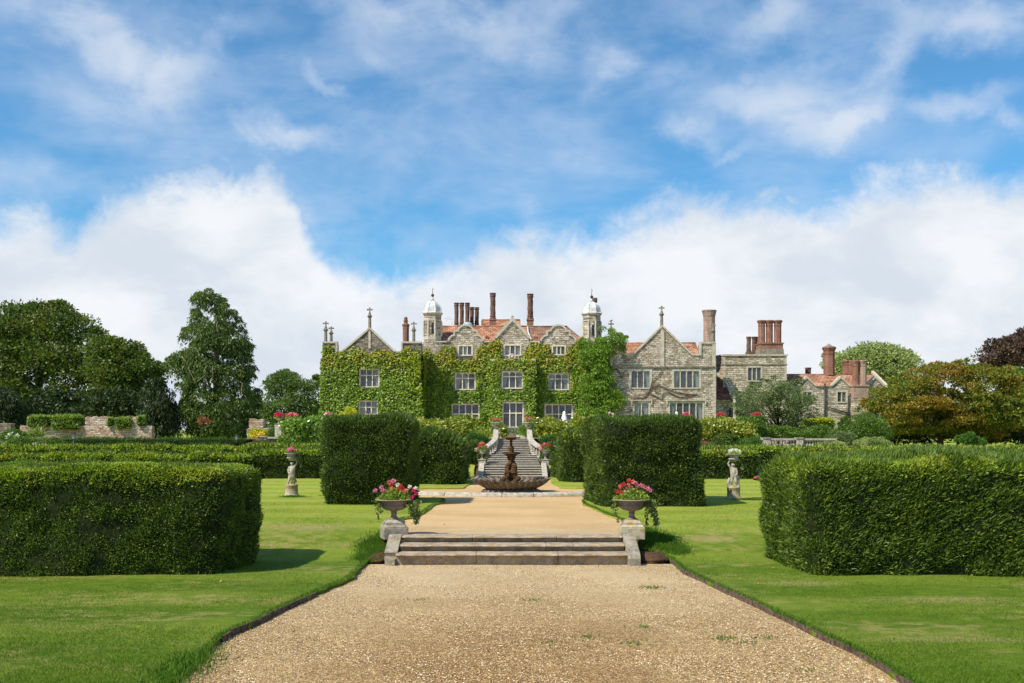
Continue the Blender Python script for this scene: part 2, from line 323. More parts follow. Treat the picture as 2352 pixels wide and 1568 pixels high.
def m_glass():
    """leaded window pane: dark clear glass, pale lead lattice of diamonds"""
    m, t, out = new_mat('leaded_glass'); p = geo(t); x, y, z = t.sep(p)
    u = t.m('MULTIPLY', x, 6.2); v = t.m('MULTIPLY', z, 4.2)
    a = t.m('ABSOLUTE', t.m('SUBTRACT', t.m('FRACT', t.m('ADD', u, v)), .5)); b = t.m('ABSOLUTE', t.m('SUBTRACT', t.m('FRACT', t.m('SUBTRACT', u, v)), .5))
    lead = t.m('MAXIMUM', t.ss(a, .40, .44), t.ss(b, .40, .44))
    gl = t.new('ShaderNodeBsdfGlossy'); gl.inputs['Roughness'].default_value = .08; gl.inputs[0].default_value = (.55, .62, .70, 1)
    tr = t.new('ShaderNodeBsdfTransparent'); tr.inputs[0].default_value = (.75, .80, .80, 1)
    bumpn = t.bump(t.noise(p, 3.0, 2, .5), .35, .05); t.l.new(bumpn, gl.inputs['Normal'])
    mx = t.new('ShaderNodeMixShader'); mx.inputs[0].default_value = .10; t.l.new(tr.outputs[0], mx.inputs[1]); t.l.new(gl.outputs[0], mx.inputs[2])
    ld = t.new('ShaderNodeBsdfDiffuse'); ld.inputs[0].default_value = (.22, .24, .24, 1)
    m2 = t.new('ShaderNodeMixShader'); t.l.new(t.m('MULTIPLY', lead, .8), m2.inputs[0]); t.l.new(mx.outputs[0], m2.inputs[1]); t.l.new(ld.outputs[0], m2.inputs[2])
    t.l.new(m2.outputs[0], out.inputs[0]); return m

LAWN = m_lawn(); GRAVEL = m_gravel(); SOIL = m_soil()
STONE = m_rubble('rubble_stone', [(0, (.17, .15, .12)), (.3, (.44, .365, .28)), (.6, (.70, .60, .47)), (1, (.88, .80, .68))])
STONE_T = m_rubble('rubble_tower', [(0, (.22, .19, .14)), (.3, (.47, .39, .29)), (.6, (.71, .615, .47)), (1, (.86, .79, .65))], .5, .19)
STONE_D = m_rubble('rubble_dark', [(0, (.10, .085, .065)), (.4, (.24, .205, .155)), (.7, (.38, .34, .26)), (1, (.52, .48, .40))], .4, .16, (.14, .12, .095))
RUIN = m_rubble('ruin_stone', [(0, (.26, .13, .09)), (.3, (.54, .35, .27)), (.55, (.68, .51, .42)), (.75, (.76, .68, .60)), (1, (.88, .83, .76))], .40, .13, (.30, .20, .15))
DRESS = m_dressed('dressed_stone', (.60, .54, .43), (.40, .35, .27))
DRESS_W = m_dressed('window_stone', (.80, .71, .54), (.60, .50, .35))
WEATHER = m_dressed('weathered_stone', (.30, .27, .21), (.16, .14, .105), .0, 5)
STEP = m_dressed('step_stone', (.44, .36, .27), (.25, .19, .135), .35, 4)
LICHEN = m_dressed('lichen_stone', (.50, .44, .31), (.29, .24, .16), .75, 5)
URN = m_dressed('urn_stone', (.31, .245, .19), (.20, .155, .12), .1, 6)
PALE = m_dressed('pale_stone', (.55, .50, .42), (.32, .28, .23), .12, 6)
GREYL = m_dressed('grey_lichen_stone', (.38, .34, .27), (.20, .175, .135), .35, 6)
SHELL = m_dressed('shell_stone', (.25, .215, .175), (.085, .07, .055), .05, 9)
BRONZE = m_dressed('wet_dark_stone', (.105, .055, .028), (.045, .026, .015), .25, 9)
BRICK = m_brick('red_brick', (.36, .125, .07), (.24, .085, .055), (.34, .27, .21))
BRICK_D = m_brick('dark_brick', (.22, .10, .065), (.12, .06, .045), (.22, .17, .13), grime=.7)
BRICK_P = m_brick('pale_brick', (.44, .26, .19), (.34, .17, .12), (.52, .45, .37))
TILES = m_tiles('clay_tiles', [(0, (.12, .055, .035)), (.35, (.31, .14, .08)), (.65, (.50, .245, .145)), (1, (.62, .40, .28))])
TILES_D = m_tiles('dark_tiles', [(0, (.11, .065, .045)), (.4, (.20, .115, .075)), (.75, (.34, .19, .12)), (1, (.46, .29, .20))])
TILES_R = m_tiles('red_tiles', [(0, (.12, .035, .03)), (.5, (.24, .075, .055)), (.8, (.33, .13, .09)), (1, (.5, .33, .24))])
LEAD = m_plain('lead_sheet', (.58, .58, .56), .6, .4, .2, 2.5, .08)
IRON = m_plain('black_iron', (.03, .03, .033), .5, .4)
GLASS = m_glass()
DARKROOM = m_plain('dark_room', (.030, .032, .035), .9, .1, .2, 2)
CURTAIN = m_plain('curtain_cloth', (.52, .55, .50), .9, .1, .2, 6)
CANVAS = m_plain('white_canvas', (.82, .82, .80), .8, .2, .06, 4)
BARK = m_plain('bark', (.12, .085, .06), .95, .1, .45, 6, 0, .9)
BARK_P = m_plain('pale_bark', (.34, .27, .20), .95, .1, .35, 6, 0, .9)
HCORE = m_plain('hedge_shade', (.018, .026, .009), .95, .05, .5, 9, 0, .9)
EDGEB = m_plain('edging_board', (.115, .080, .058), .9, .15, .5, 12, 0, .8)
TERRA = m_plain('terracotta', (.24, .10, .06), .8, .2)
REDP = m_plain('red_paint', (.42, .085, .045), .4, .5)
BLUEP = m_plain('navy_paint', (.02, .028, .06), .4, .5)
LAMPG = m_plain('lamp_glass', (.30, .33, .33), .1, .6)
DISH = m_plain('dish_grey', (.32, .42, .45), .4, .4)
BIRD = m_plain('bird_feather', (.30, .28, .27), .8, .2, .5, 20)
BIRD_D = m_plain('dark_feather', (.04, .04, .045), .7, .3)

# ------------------------------------------------------------------ mesh helpers
def link(name, me, mat, parent=None, loc=None):
    o = bpy.data.objects.new(name, me); COL.objects.link(o)
    if mat is not None: me.materials.append(mat)
    if parent is not None:
        o.parent = parent
        if parent.type == 'EMPTY': o.location = -parent.location
    return o
def arr(name, V, F, mat, parent=None, smooth=False):
    V = np.ascontiguousarray(V, dtype=np.float32); F = np.ascontiguousarray(F, dtype=np.int32)
    me = bpy.data.meshes.new(name); k = F.shape[1]
    me.vertices.add(len(V)); me.vertices.foreach_set('co', V.ravel())
    me.loops.add(F.size); me.loops.foreach_set('vertex_index', F.ravel())
    me.polygons.add(len(F)); me.polygons.foreach_set('loop_start', np.arange(0, F.size, k, dtype=np.int32))
    me.polygons.foreach_set('use_smooth', np.full(len(F), smooth))
    me.update(calc_edges=True)
    return link(name, me, mat, parent)
def tag(o, label=None, cat=None, group=None, kind=None):
    if label: o['label'] = label
    if cat: o['category'] = cat
    if group: o['group'] = group
    if kind: o['kind'] = kind
    return o
def thing(name, label, cat, loc, group=None):
    o = bpy.data.objects.new(name, None); COL.objects.link(o); o.location = loc; o.empty_display_size = .2
    return tag(o, label, cat, group)
def copy_tree(o, parent=None):
    c = o.copy(); COL.objects.link(c)
    if parent is not None: c.parent = parent
    for ch in [k for k in bpy.data.objects if k.parent == o]: copy_tree(ch, c)
    return c
class MB:
    def __init__(s): s.V = []; s.F = []; s.sm = []
    def add(s, V, F, smooth=False):
        b = len(s.V); s.V += [tuple(v) for v in V]; s.F += [tuple(i + b for i in f) for f in F]; s.sm += [smooth] * len(F); return s
    def box(s, x0, x1, y0, y1, z0, z1):
        V = [(x, y, z) for z in (z0, z1) for y in (y0, y1) for x in (x0, x1)]
        return s.add(V, [(0, 2, 3, 1), (4, 5, 7, 6), (0, 1, 5, 4), (2, 6, 7, 3), (0, 4, 6, 2), (1, 3, 7, 5)])
    def prism_y(s, poly, y0, y1):
        n = len(poly); V = [(x, y0, z) for x, z in poly] + [(x, y1, z) for x, z in poly]
        return s.add(V, [tuple(range(n)), tuple(range(2 * n - 1, n - 1, -1))] + [(i, i + n, (i + 1) % n + n, (i + 1) % n) for i in range(n)])
    def prism_x(s, poly, x0, x1):
        n = len(poly); V = [(x0, y, z) for y, z in poly] + [(x1, y, z) for y, z in poly]
        return s.add(V, [tuple(range(n)), tuple(range(2 * n - 1, n - 1, -1))] + [(i, i + n, (i + 1) % n + n, (i + 1) % n) for i in range(n)])
    def prism_z(s, poly, z0, z1, k=1.0, c=None):
        n = len(poly)
        if c is None: c = (sum(p[0] for p in poly) / n, sum(p[1] for p in poly) / n)
        V = [(x, y, z0) for x, y in poly] + [(c[0] + (x - c[0]) * k, c[1] + (y - c[1]) * k, z1) for x, y in poly]
        return s.add(V, [tuple(range(n - 1, -1, -1)), tuple(range(n, 2 * n))] + [(i, (i + 1) % n, (i + 1) % n + n, i + n) for i in range(n)])
    def lathe(s, cx, cy, prof, n=20, smooth=True, rot=0.0, fn=None):
        V = []; F = []
        for r, z in prof:
            for i in range(n):
                a = rot + 2 * math.pi * i / n; rr, zz = (r, z) if fn is None else fn(r, z, a)
                V.append((cx + rr * math.cos(a), cy + rr * math.sin(a), zz))
        for j in range(len(prof) - 1):
            for i in range(n): F.append((j * n + i, j * n + (i + 1) % n, (j + 1) * n + (i + 1) % n, (j + 1) * n + i))
        F.append(tuple(range(n - 1, -1, -1))); F.append(tuple((len(prof) - 1) * n + i for i in range(n)))
        return s.add(V, F, smooth)
    def tube(s, pts, rad, n=6, smooth=True):
        pts = [Vector(p) for p in pts]; V = []; F = []
        if not hasattr(rad, '__len__'): rad = [rad] * len(pts)
        for j, p in enumerate(pts):
            d = (pts[min(j + 1, len(pts) - 1)] - pts[max(j - 1, 0)]).normalized()
            u = d.cross(Vector((0, 0, 1)) if abs(d.z) < .9 else Vector((1, 0, 0))).normalized(); v = d.cross(u)
            for i in range(n):
                a = 2 * math.pi * i / n; V.append(tuple(p + (u * math.cos(a) + v * math.sin(a)) * rad[j]))
        for j in range(len(pts) - 1):
            for i in range(n): F.append((j * n + i, j * n + (i + 1) % n, (j + 1) * n + (i + 1) % n, (j + 1) * n + i))
        F.append(tuple(range(n - 1, -1, -1))); F.append(tuple((len(pts) - 1) * n + i for i in range(n)))
        return s.add(V, F, smooth)
    def strip_y(s, pts, th, y0, y1, up=1):
        """coping: band of thickness th along an (x,z) polyline, from y0 to y1, mitred"""
        P = [Vector((p[0], p[1])) for p in pts]; N = []
        for i in range(len(P)):
            d0 = (P[i] - P[i - 1]).normalized() if i > 0 else (P[1] - P[0]).normalized()
            d1 = (P[i + 1] - P[i]).normalized() if i < len(P) - 1 else d0
            n0 = Vector((-d0.y, d0.x)); n1 = Vector((-d1.y, d1.x)); m_ = (n0 + n1)
            if m_.length < .3: m_ = n0
            m_.normalize(); N.append(m_ / max(.5, m_.dot(n0)))
        for i in range(len(P) - 1):
            a, b, c, d = P[i], P[i + 1], P[i + 1] + N[i + 1] * th * up, P[i] + N[i] * th * up
            s.prism_y([tuple(a), tuple(b), tuple(c), tuple(d)], y0, y1)
        return s
    def sphere(s, c, r, n=10, sz=1.0):
        prof = [(r * math.sin(math.pi * (j + .02) / (n + .04)), c[2] - sz * r * math.cos(math.pi * (j + .02) / (n + .04))) for j in range(n + 1)]
        return s.lathe(c[0], c[1], prof, n + 4)
    def build(s, name, mat, parent=None):
        me = bpy.data.meshes.new(name); me.from_pydata(s.V, [], s.F)
        me.polygons.foreach_set('use_smooth', s.sm); me.update()
        return link(name, me, mat, parent)

# ------------------------------------------------------------------ numpy noise, scattering
def _h(ix, iy, iz, seed):
    h = (ix.astype(np.int64) * 374761393 + iy.astype(np.int64) * 668265263 + iz.astype(np.int64) * 2147483647 + seed * 1274126177) & 0xFFFFFFFF
    h = ((h ^ (h >> 13)) * 1274126177) & 0xFFFFFFFF; h = h ^ (h >> 16)
    return (h & 0xFFFFFF) / float(0xFFFFFF)
def vn(P, s, seed=0):
    Q = np.asarray(P) * s; I = np.floor(Q).astype(np.int64); f = Q - I; f = f * f * (3 - 2 * f); r = 0
    for dx in (0, 1):
        for dy in (0, 1):
            for dz in (0, 1):
                w = (f[:, 0] if dx else 1 - f[:, 0]) * (f[:, 1] if dy else 1 - f[:, 1]) * (f[:, 2] if dz else 1 - f[:, 2])
                r = r + w * _h(I[:, 0] + dx, I[:, 1] + dy, I[:, 2] + dz, seed)
    return r
def nrm(a): return a / np.maximum(np.linalg.norm(a, axis=1, keepdims=True), 1e-9)
def kites(P, D, Wd, L, Wi):
    L = np.asarray(L).reshape(-1, 1); Wi = np.asarray(Wi).reshape(-1, 1)
    n = len(P); V = np.empty((n, 4, 3)); V[:, 0] = P; V[:, 1] = P + D * L * .45 + Wd * Wi * .5; V[:, 2] = P + D * L; V[:, 3] = P + D * L * .45 - Wd * Wi * .5
    return V.reshape(-1, 3), np.arange(4 * n).reshape(n, 4)
def leaves(name, P, D, L, Wi, mat, parent, rng, N=None):
    """kite leaves at P pointing along D; N = facing (random when None)"""
    P = np.asarray(P); D = nrm(np.asarray(D)); q = rng.normal(size=P.shape) if N is None else nrm(N + rng.normal(size=P.shape) * .35)
    Wd = nrm(np.cross(D, q)); V, F = kites(P, D, Wd, L, Wi); return arr(name, V, F, mat, parent)
def sample(V, F, n, rng):
    A, B, C = V[F[:, 0]], V[F[:, 1]], V[F[:, 2]]; D = V[F[:, 3]]
    cr = np.cross(C - A, D - B); ar = np.linalg.norm(cr, axis=1) * .5; p = ar / ar.sum()
    i = rng.choice(len(F), n, p=p); u = rng.random((n, 1)); v = rng.random((n, 1))
    P = (A[i] * (1 - u) + B[i] * u) * (1 - v) + (D[i] * (1 - u) + C[i] * u) * v
    return P, nrm(cr[i]), ar.sum()

def hedge_surface(corners, z0, z1, r, amp, seed, step=.22, nsc=1.0):
    (ax, ay), (bx, by), (cx, cy), (dx, dy) = corners
    hx = (math.dist((ax, ay), (bx, by)) + math.dist((cx, cy), (dx, dy))) / 4
    hy = (math.dist((bx, by), (cx, cy)) + math.dist((ax, ay), (dx, dy))) / 4; hz = (z1 - z0)
    r = min(r, hx * .95, hy * .95, hz * .9)
    Vs, Fs = [], []; off = 0
    def face(o, u, v, nu, nv):
        nonlocal off
        a = np.linspace(-1, 1, nu + 1); b = np.linspace(-1, 1, nv + 1); A, B = np.meshgrid(a, b, indexing='ij')
        P = np.array(o)[None] + A.reshape(-1, 1) * np.array(u)[None] + B.reshape(-1, 1) * np.array(v)[None]
        idx = np.arange((nu + 1) * (nv + 1)).reshape(nu + 1, nv + 1) + off
        F = np.stack([idx[:-1, :-1], idx[1:, :-1], idx[1:, 1:], idx[:-1, 1:]], -1).reshape(-1, 4)
        Vs.append(P); Fs.append(F); off += len(P)
    nx, ny, nz = max(4, int(2 * hx / step)), max(4, int(2 * hy / step)), max(4, int(hz / step)); H = hz / 2
    face((0, -hy, H), (hx, 0, 0), (0, 0, H), nx, nz); face((0, hy, H), (-hx, 0, 0), (0, 0, H), nx, nz)
    face((-hx, 0, H), (0, -hy, 0), (0, 0, H), ny, nz); face((hx, 0, H), (0, hy, 0), (0, 0, H), ny, nz)
    face((0, 0, hz), (hx, 0, 0), (0, hy, 0), nx, ny)
    P = np.concatenate(Vs); F = np.concatenate(Fs)
    lo = np.array([-(hx - r), -(hy - r), 0]); hi = np.array([hx - r, hy - r, hz - r])
    C = np.clip(P, lo, hi); N = nrm(P - C); Q = C + N * r
    u = (Q[:, 0] / hx + 1) / 2; v = (Q[:, 1] / hy + 1) / 2
    x = (ax * (1 - u) + bx * u) * (1 - v) + (dx * (1 - u) + cx * u) * v
    y = (ay * (1 - u) + by * u) * (1 - v) + (dy * (1 - u) + cy * u) * v
    W = np.stack([x, y, z0 + Q[:, 2]], 1)
    d = (vn(W, .8 * nsc, seed) - .5) * amp * 1.6 + (vn(W, 2.3 * nsc, seed + 1) - .5) * amp * .8
    W = W + N * d[:, None]; W[:, 2] = np.maximum(W[:, 2], z0 - .05)
    return W, F
def hedge(name, label, corners, z0, z1, dens, leaf, mat, r=.5, amp=.12, seed=1, group=None, cat='hedge', sprig=.35, up=.35, step=.22, top_mat=None, top_frac=.0, lean=(0, 0, .5), lmul=1.9):
    rng = np.random.default_rng(seed); W, F = hedge_surface(corners, z0, z1, r, amp, seed, step)
    c = np.mean(np.array(corners), 0); root = thing(name, label, cat, (c[0], c[1], z0), group)
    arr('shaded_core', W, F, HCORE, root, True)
    P, N, A = sample(W, F, 8, rng); n = int(A * dens); P, N, A = sample(W, F, n, rng)
    N[:, 2] = np.where(np.abs(N[:, 2]) < 1e-3, N[:, 2], N[:, 2])
    clump = vn(P, 3.2, seed + 5); keep = rng.random(n) < (.60 + .9 * clump); P, N = P[keep], N[keep]; clump = clump[keep]; n = len(P)
    P = P + N * (rng.random((n, 1)) * .05 - .02 + (clump[:, None] - .5) * .13)
    topf = np.clip(N[:, 2:3], 0, 1)
    D = N * .55 + rng.normal(size=(n, 3)) * .55 + np.array([0, 0, up])
    L = leaf * (.6 + .8 * rng.random(n)); Wi = L * (.38 + .25 * rng.random(n))
    long = rng.random(n) < sprig * (.35 + .9 * topf[:, 0])
    D[long] = N[long] * 1.0 + rng.normal(size=(long.sum(), 3)) * .35 + np.array(lean); L[long] *= lmul; Wi[long] *= .75
    leaves('foliage', P, D, L, Wi, mat, root, rng)
    if top_mat is not None:
        P, N, A = sample(W, F, int(n * top_frac), rng); zr = (P[:, 2] - z0) / (z1 - z0); k = (N[:, 2] > .25 + .5 * rng.random(len(N))) | (zr > .80 + .35 * rng.random(len(N)) + .25 * (vn(P, 2.0, seed + 9) - .3)); P, N = P[k], N[k]; m = len(P)
        D = N * .5 + rng.normal(size=(m, 3)) * np.array([.6, .6, .35]) + np.array([0, 0, .2]); FN = np.array([-.5, -.5, .8]) + rng.normal(size=(m, 3)) * .35; Dn = nrm(D); Wd = nrm(np.cross(Dn, FN)); Lg = leaf * 1.25 * (.6 + .8 * rng.random(m)); V, F2 = kites(P + N * (.02 * rng.random((m, 1)) + .01), Dn, Wd, Lg, Lg * .5); arr('gold_lit_top', V, F2, top_mat, root)  # brighter upper leaves: sunlight put into their colour, true gold on topiary
    return root

def inpoly(px, pz, poly):
    ins = np.zeros(len(px), bool); n = len(poly)
    for i in range(n):
        x0, z0 = poly[i]; x1, z1 = poly[(i + 1) % n]
        c = ((z0 > pz) != (z1 > pz)) & (px < (x1 - x0) * (pz - z0) / ((z1 - z0) if z1 != z0 else 1e-9) + x0); ins ^= c
    return ins
def polydist(px, pz, poly):
    d = np.full(len(px), 1e9); n = len(poly)
    for i in range(n):
        a = np.array(poly[i]); b = np.array(poly[(i + 1) % n]); ab = b - a
        t = np.clip(((px - a[0]) * ab[0] + (pz - a[1]) * ab[1]) / max(1e-9, ab @ ab), 0, 1)
        d = np.minimum(d, np.hypot(px - a[0] - t * ab[0], pz - a[1] - t * ab[1]))
    return d
def tree(name, label, poly, Y, thick, nclump, per, rc, leaf, mat, base=None, trunk_r=.3, bark=None, seed=1, group=None, cat='tree', droop=0.0, flat=.65, asp=.5, trunk_top=.75, limbs=9, lean=0.0, twigs=None, solid=.0, extra=None, shell=.5, rag=1.0, gaps=.36):
    """poly: silhouette in picture pixels at depth Y; clumps fill the rounded volume behind it"""
    rng = np.random.default_rng(seed)
    pw = [(X(a, Y), Z(b, Y)) for a, b in poly]; xs = [p[0] for p in pw]; zs = [p[1] for p in pw]
    px = rng.uniform(min(xs), max(xs), nclump * 8); pz = rng.uniform(min(zs), max(zs), nclump * 8)
    q3 = lambda o: np.stack([px, np.full(len(px), Y * 1.0), pz], 1) + o
    wx_ = px + (vn(q3(0), .55 / rc, seed) - .5) * rc * 3.2 * rag; wz_ = pz + (vn(q3(9), .55 / rc, seed + 1) - .5) * rc * 3.2 * rag
    k = inpoly(wx_, wz_, pw); px, pz = px[k][:nclump], pz[k][:nclump]; ins = inpoly(px, pz, pw); d = np.where(ins, polydist(px, pz, pw), 0.0); m = len(px); k_ = .60 if mat not in (LAUREL, LAUREL_Y) else .95; leaf *= k_; per = int(per * (2.3 if k_ < .9 else 1.3))
    Rm = d.max(); t = thick * np.sqrt(np.clip(1 - (1 - np.minimum(d / Rm, 1)) ** 2, 0, 1))
    py = Y + np.sign(rng.random(m) - .62) * t * rng.random(m) ** shell
    C = np.stack([px, py, pz], 1); gap = (vn(C, .42 / rc, seed + 2) > gaps) | (rng.random(m) < .25); C = C[gap]; px, py, pz, d, t = px[gap], py[gap], pz[gap], d[gap], t[gap]; m = len(px); rr = rc * (.55 + .75 * rng.random(m)); rr = np.minimum(rr, d * .75 + rc * (.22 + .38 * rng.random(m)))
    i = np.repeat(np.arange(m), per); n = len(i)
    S = nrm(rng.normal(size=(n, 3))); S[:, 2] = np.where((S[:, 2] < 0) & (rng.random(n) < .6), -S[:, 2], S[:, 2])
    rad = rr[i] * (.45 + .6 * rng.random(n) ** .6) * (.8 + .5 * vn(C[i] + S, 1.7, seed))
    P = C[i] + S * rad[:, None] * np.array([1, 1, flat]); P[:, 2] -= droop * rad * .6
    D = S * .7 + rng.normal(size=(n, 3)) * .5 + np.array([0, 0, -droop * 1.5])
    L = leaf * (.6 + .8 * rng.random(n)); Wi = L * asp * (.7 + .6 * rng.random(n))
    zb = min(zs); bx = X(base, Y) if base is not None else (min(xs) + max(xs)) / 2
    gz_ = ground_z(bx, Y); root = thing(name, label, cat, (bx, Y, gz_), group)
    leaves('crown', P, D, L, Wi, mat, root, rng, N=S if droop < .5 else None)
    if extra is not None:
        emat, epoly, en = extra; ew = [(X(a, Y), Z(b, Y)) for a, b in epoly]
        ex = rng.uniform(min(p[0] for p in ew), max(p[0] for p in ew), en * 6); ez = rng.uniform(min(p[1] for p in ew), max(p[1] for p in ew), en * 6)
        kk = inpoly(ex, ez, ew) & (vn(np.stack([ex, ez, ez * 0], 1), 1.1, 5) > .45); ex, ez = ex[kk][:en], ez[kk][:en]; ne = len(ex)
        dd = polydist(ex, ez, pw); ty = Y - thick * np.sqrt(np.clip(1 - (1 - np.minimum(dd / Rm, 1)) ** 2, 0, 1)) - .1
        leaves('dead_foliage', np.stack([ex, ty + rng.normal(size=ne) * .2, ez], 1), rng.normal(size=(ne, 3)) * .5 + np.array([0, -.3, -1]), leaf * (.6 + .6 * rng.random(ne)), leaf * .4 * np.ones(ne), emat, root, rng)
    b = MB(); top = zb + (max(zs) - zb) * trunk_top; tx = bx + lean
    b.tube([(bx, Y, gz_ - .2), (bx + lean * .3, Y, (gz_ + top) / 2), (tx, Y, top)], [trunk_r, trunk_r * .7, trunk_r * .18], 8)
    if m:
        for j in rng.choice(m, min(limbs, m), replace=False):
            c = C[j]; h = gz_ + (max(c[2], gz_ + .6) - gz_) * rng.uniform(.35, .75); h = min(h, top - .3); f = (h - gz_) / max(.1, top - gz_)
            s_ = np.array([bx + lean * f, Y, h]); mid = (s_ + c) / 2 + np.array([0, 0, .12 * np.linalg.norm(c - s_)]) * (1 - 2 * (droop > .5))
            b.tube([s_, mid, c], [trunk_r * .38, trunk_r * .22, trunk_r * .06], 5)
    b.build('trunk', bark or BARK, root)
    if twigs:
        b = MB()
        for j in rng.choice(m, min(twigs, m), replace=False):
            c = C[j]; c = c + np.array([0, -t[j] * .2 - rr[j], 0]); b.tube([c, c + rng.normal(size=3) * .25 + np.array([.2, -.1, -.2]), c + rng.normal(size=3) * .4 + np.array([.3, -.1, -.7])], [.035, .025, .01], 4)
        b.build('bare_branches', BARK_P, root)
    return root

# ------------------------------------------------------------------ ground
def sstep(a, b, v): v = min(1, max(0, (v - a) / (b - a))); return v * v * (3 - 2 * v)
def ground_z(x, y):
    if y < 21.6: return 0.0
    z = .47 * sstep(21.7, 24.6, y); w = sstep(3.2, 5.0, abs(x))
    e = 11.6 + max(0, y - 58) * .2
    ter = 1.15 + 1.2 * sstep(-20, -15, x) * (1 - sstep(e, e + 1.4, x))
    return z + (ter - .47) * sstep(50.0 + 8.2 * w, 58.5 + 2.3 * w, y)
def grid_sheet(name, xs, ys, zf, mat, kind='structure'):
    V = [(x, y, zf(x, y)) for y in ys for x in xs]; nx = len(xs)
    F = [(j * nx + i, j * nx + i + 1, (j + 1) * nx + i + 1, (j + 1) * nx + i) for j in range(len(ys) - 1) for i in range(nx - 1)]
    o = arr(name, np.array(V), np.array(F), mat); o['kind'] = kind; return o
gx = [-700, -300, -150, -90, -60, -45, -35, -28, -24, -20, -18.5, -17, -15.5, -14, -10, -7, -5, -3, -1, 1, 3, 5, 7, 10, 12, 13, 14, 15, 16, 17, 18, 19, 20, 22, 30, 45, 60, 90, 150, 300, 700]
gx = sorted(set(gx + [10.5, 11, 11.5, 12.5, 13.5, 14.5, 15.5, -16, -15, -19, -19.5, 3.5, 4, 4.5, -3.5, -4, -4.5]))
gy = [-60, -10, 0, 5, 10, 15, 20, 21.6, 22, 22.5, 23, 23.5, 24, 24.6, 28, 35, 45, 50, 51, 52, 53, 54, 55, 56, 57, 57.5, 57.9, 58.2, 58.5, 58.8, 59.1, 59.4, 59.7, 60, 60.3, 60.6, 60.9, 61.3, 64, 68, 72, 76, 80, 85, 90, 110, 200, 500, 1500]
grid_sheet('ground', gx, gy, lambda x, y: ground_z(x, y) - .16, SOIL)
grid_sheet('gravel_path', list(np.linspace(-6.2, 6.2, 25)), list(np.linspace(1.0, 21.75, 42)), lambda x, y: -.07 + .012 * math.sin(x * 1.7 + y) * math.cos(y * 1.1), GRAVEL)
grid_sheet('gravel_path', list(np.linspace(-2.70, 2.70, 9)), list(np.linspace(22.62, 24.7, 8)), lambda x, y: .425, GRAVEL)
grid_sheet('gravel_path', list(np.linspace(-7.0, 7.0, 21)), list(np.linspace(24.65, 49.7, 42)), lambda x, y: .415 + .006 * math.sin(x * 2 + y), GRAVEL)
grid_sheet('terrace_paving', [-1.95, 1.95], [57.6, 61.2], lambda x, y: 2.34, DRESS)
grid_sheet('terrace_paving', [-15, -8, 0, 8, 11.6], [61.2, 64, 70, 80, 89], lambda x, y: 2.355, DRESS)

def lerp_tab(tab, y):
    if y <= tab[0][0]: return tab[0][1]
    for (a, u), (b, v) in zip(tab, tab[1:]):
        if y <= b: return u + (v - u) * (y - a) / (b - a)
    return tab[-1][1]
LEFT = [(2, 3.8), (9, 3.86), (11.3, 3.88), (13.2, 3.99), (14.1, 4.03), (14.9, 3.86), (15.9, 3.73), (17.4, 3.51), (18.5, 3.26), (19.4, 3.12), (20.8, 3.14), (22.1, 3.18), (22.6, 3.10), (23.3, 3.0), (24.0, 2.62), (26.8, 2.94), (27.4, 2.68), (29.2, 2.54), (31.7, 2.48), (33.4, 2.23), (34.5, 2.38), (35.0, 2.75), (35.2, 3.5)]
RIGHT = [(2, 4.6), (9, 4.58), (11.5, 4.53), (12.9, 4.5), (14.0, 4.35), (15.4, 4.17), (16.8, 4.02), (18.3, 3.78), (20.3, 3.52), (22.1, 3.51), (22.6, 3.32), (23.3, 3.05), (24.0, 2.72), (26.5, 2.92), (28.1, 2.70), (30.8, 2.46), (32.0, 2.3), (33.5, 2.35), (34.6, 2.8), (35.2, 3.5)]
MIDL = [(40.6, 5.5), (40.75, 2.6), (41.0, 2.0), (45, 1.80), (48, 1.85), (49.6, 1.95)]
def lawn(tab, sgn, y0, y1, step=.25, zoff=0.0, xout=70):
    ys = sorted(set([y0, y1] + list(np.arange(y0, y1, step)) + [a for a, _ in tab if y0 < a < y1])); ts = [0, .0006, .002, .006, .015, .03, .06, .1, .16, .25, .4, .65, 1]
    V = []; nx = len(ts) + 1
    for y in ys:
        e = lerp_tab(tab, y); j = .035 * math.sin(y * 5.1 + sgn) * math.sin(y * 2.3) + .02 * math.sin(y * 17)
        V.append((sgn * (e + j + .015), y, ground_z(sgn * e, y) - .16))
        for t in ts:
            x = sgn * (e + j + (xout - e) * t); z = ground_z(x, y) + zoff + (.012 * math.sin(x * 1.3 + y * .9) + .008 * math.sin(y * 2.7 - x) if t > 0 else -.01)
            V.append((x, y, z))
    F = [(j * nx + i, j * nx + i + 1, (j + 1) * nx + i + 1, (j + 1) * nx + i) for j in range(len(ys) - 1) for i in range(nx - 1)]
    if sgn < 0: F = [f[::-1] for f in F]
    # end skirts
    b = len(V)
    for row in (0, len(ys) - 1):
        for i in range(nx): v = V[row * nx + i]; V.append((v[0], v[1], v[2] - .15))
    for q, row in enumerate((0, len(ys) - 1)):
        for i in range(nx - 1): F.append((row * nx + i, row * nx + i + 1, b + q * nx + i + 1, b + q * nx + i))
    o = arr('lawn', np.array(V), np.array(F), LAWN, None, False); o['kind'] = 'structure'; return o
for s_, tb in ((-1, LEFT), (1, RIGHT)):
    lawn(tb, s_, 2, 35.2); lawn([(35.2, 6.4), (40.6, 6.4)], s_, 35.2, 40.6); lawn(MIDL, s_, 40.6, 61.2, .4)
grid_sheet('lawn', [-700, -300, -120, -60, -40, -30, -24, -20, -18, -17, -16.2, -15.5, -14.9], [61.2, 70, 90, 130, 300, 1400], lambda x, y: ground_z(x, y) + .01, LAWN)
grid_sheet('lawn', [-16.2, 0, 20, 40.2, 80, 300, 700], [98.6, 130, 300, 1400], lambda x, y: ground_z(x, y) + .01, LAWN)
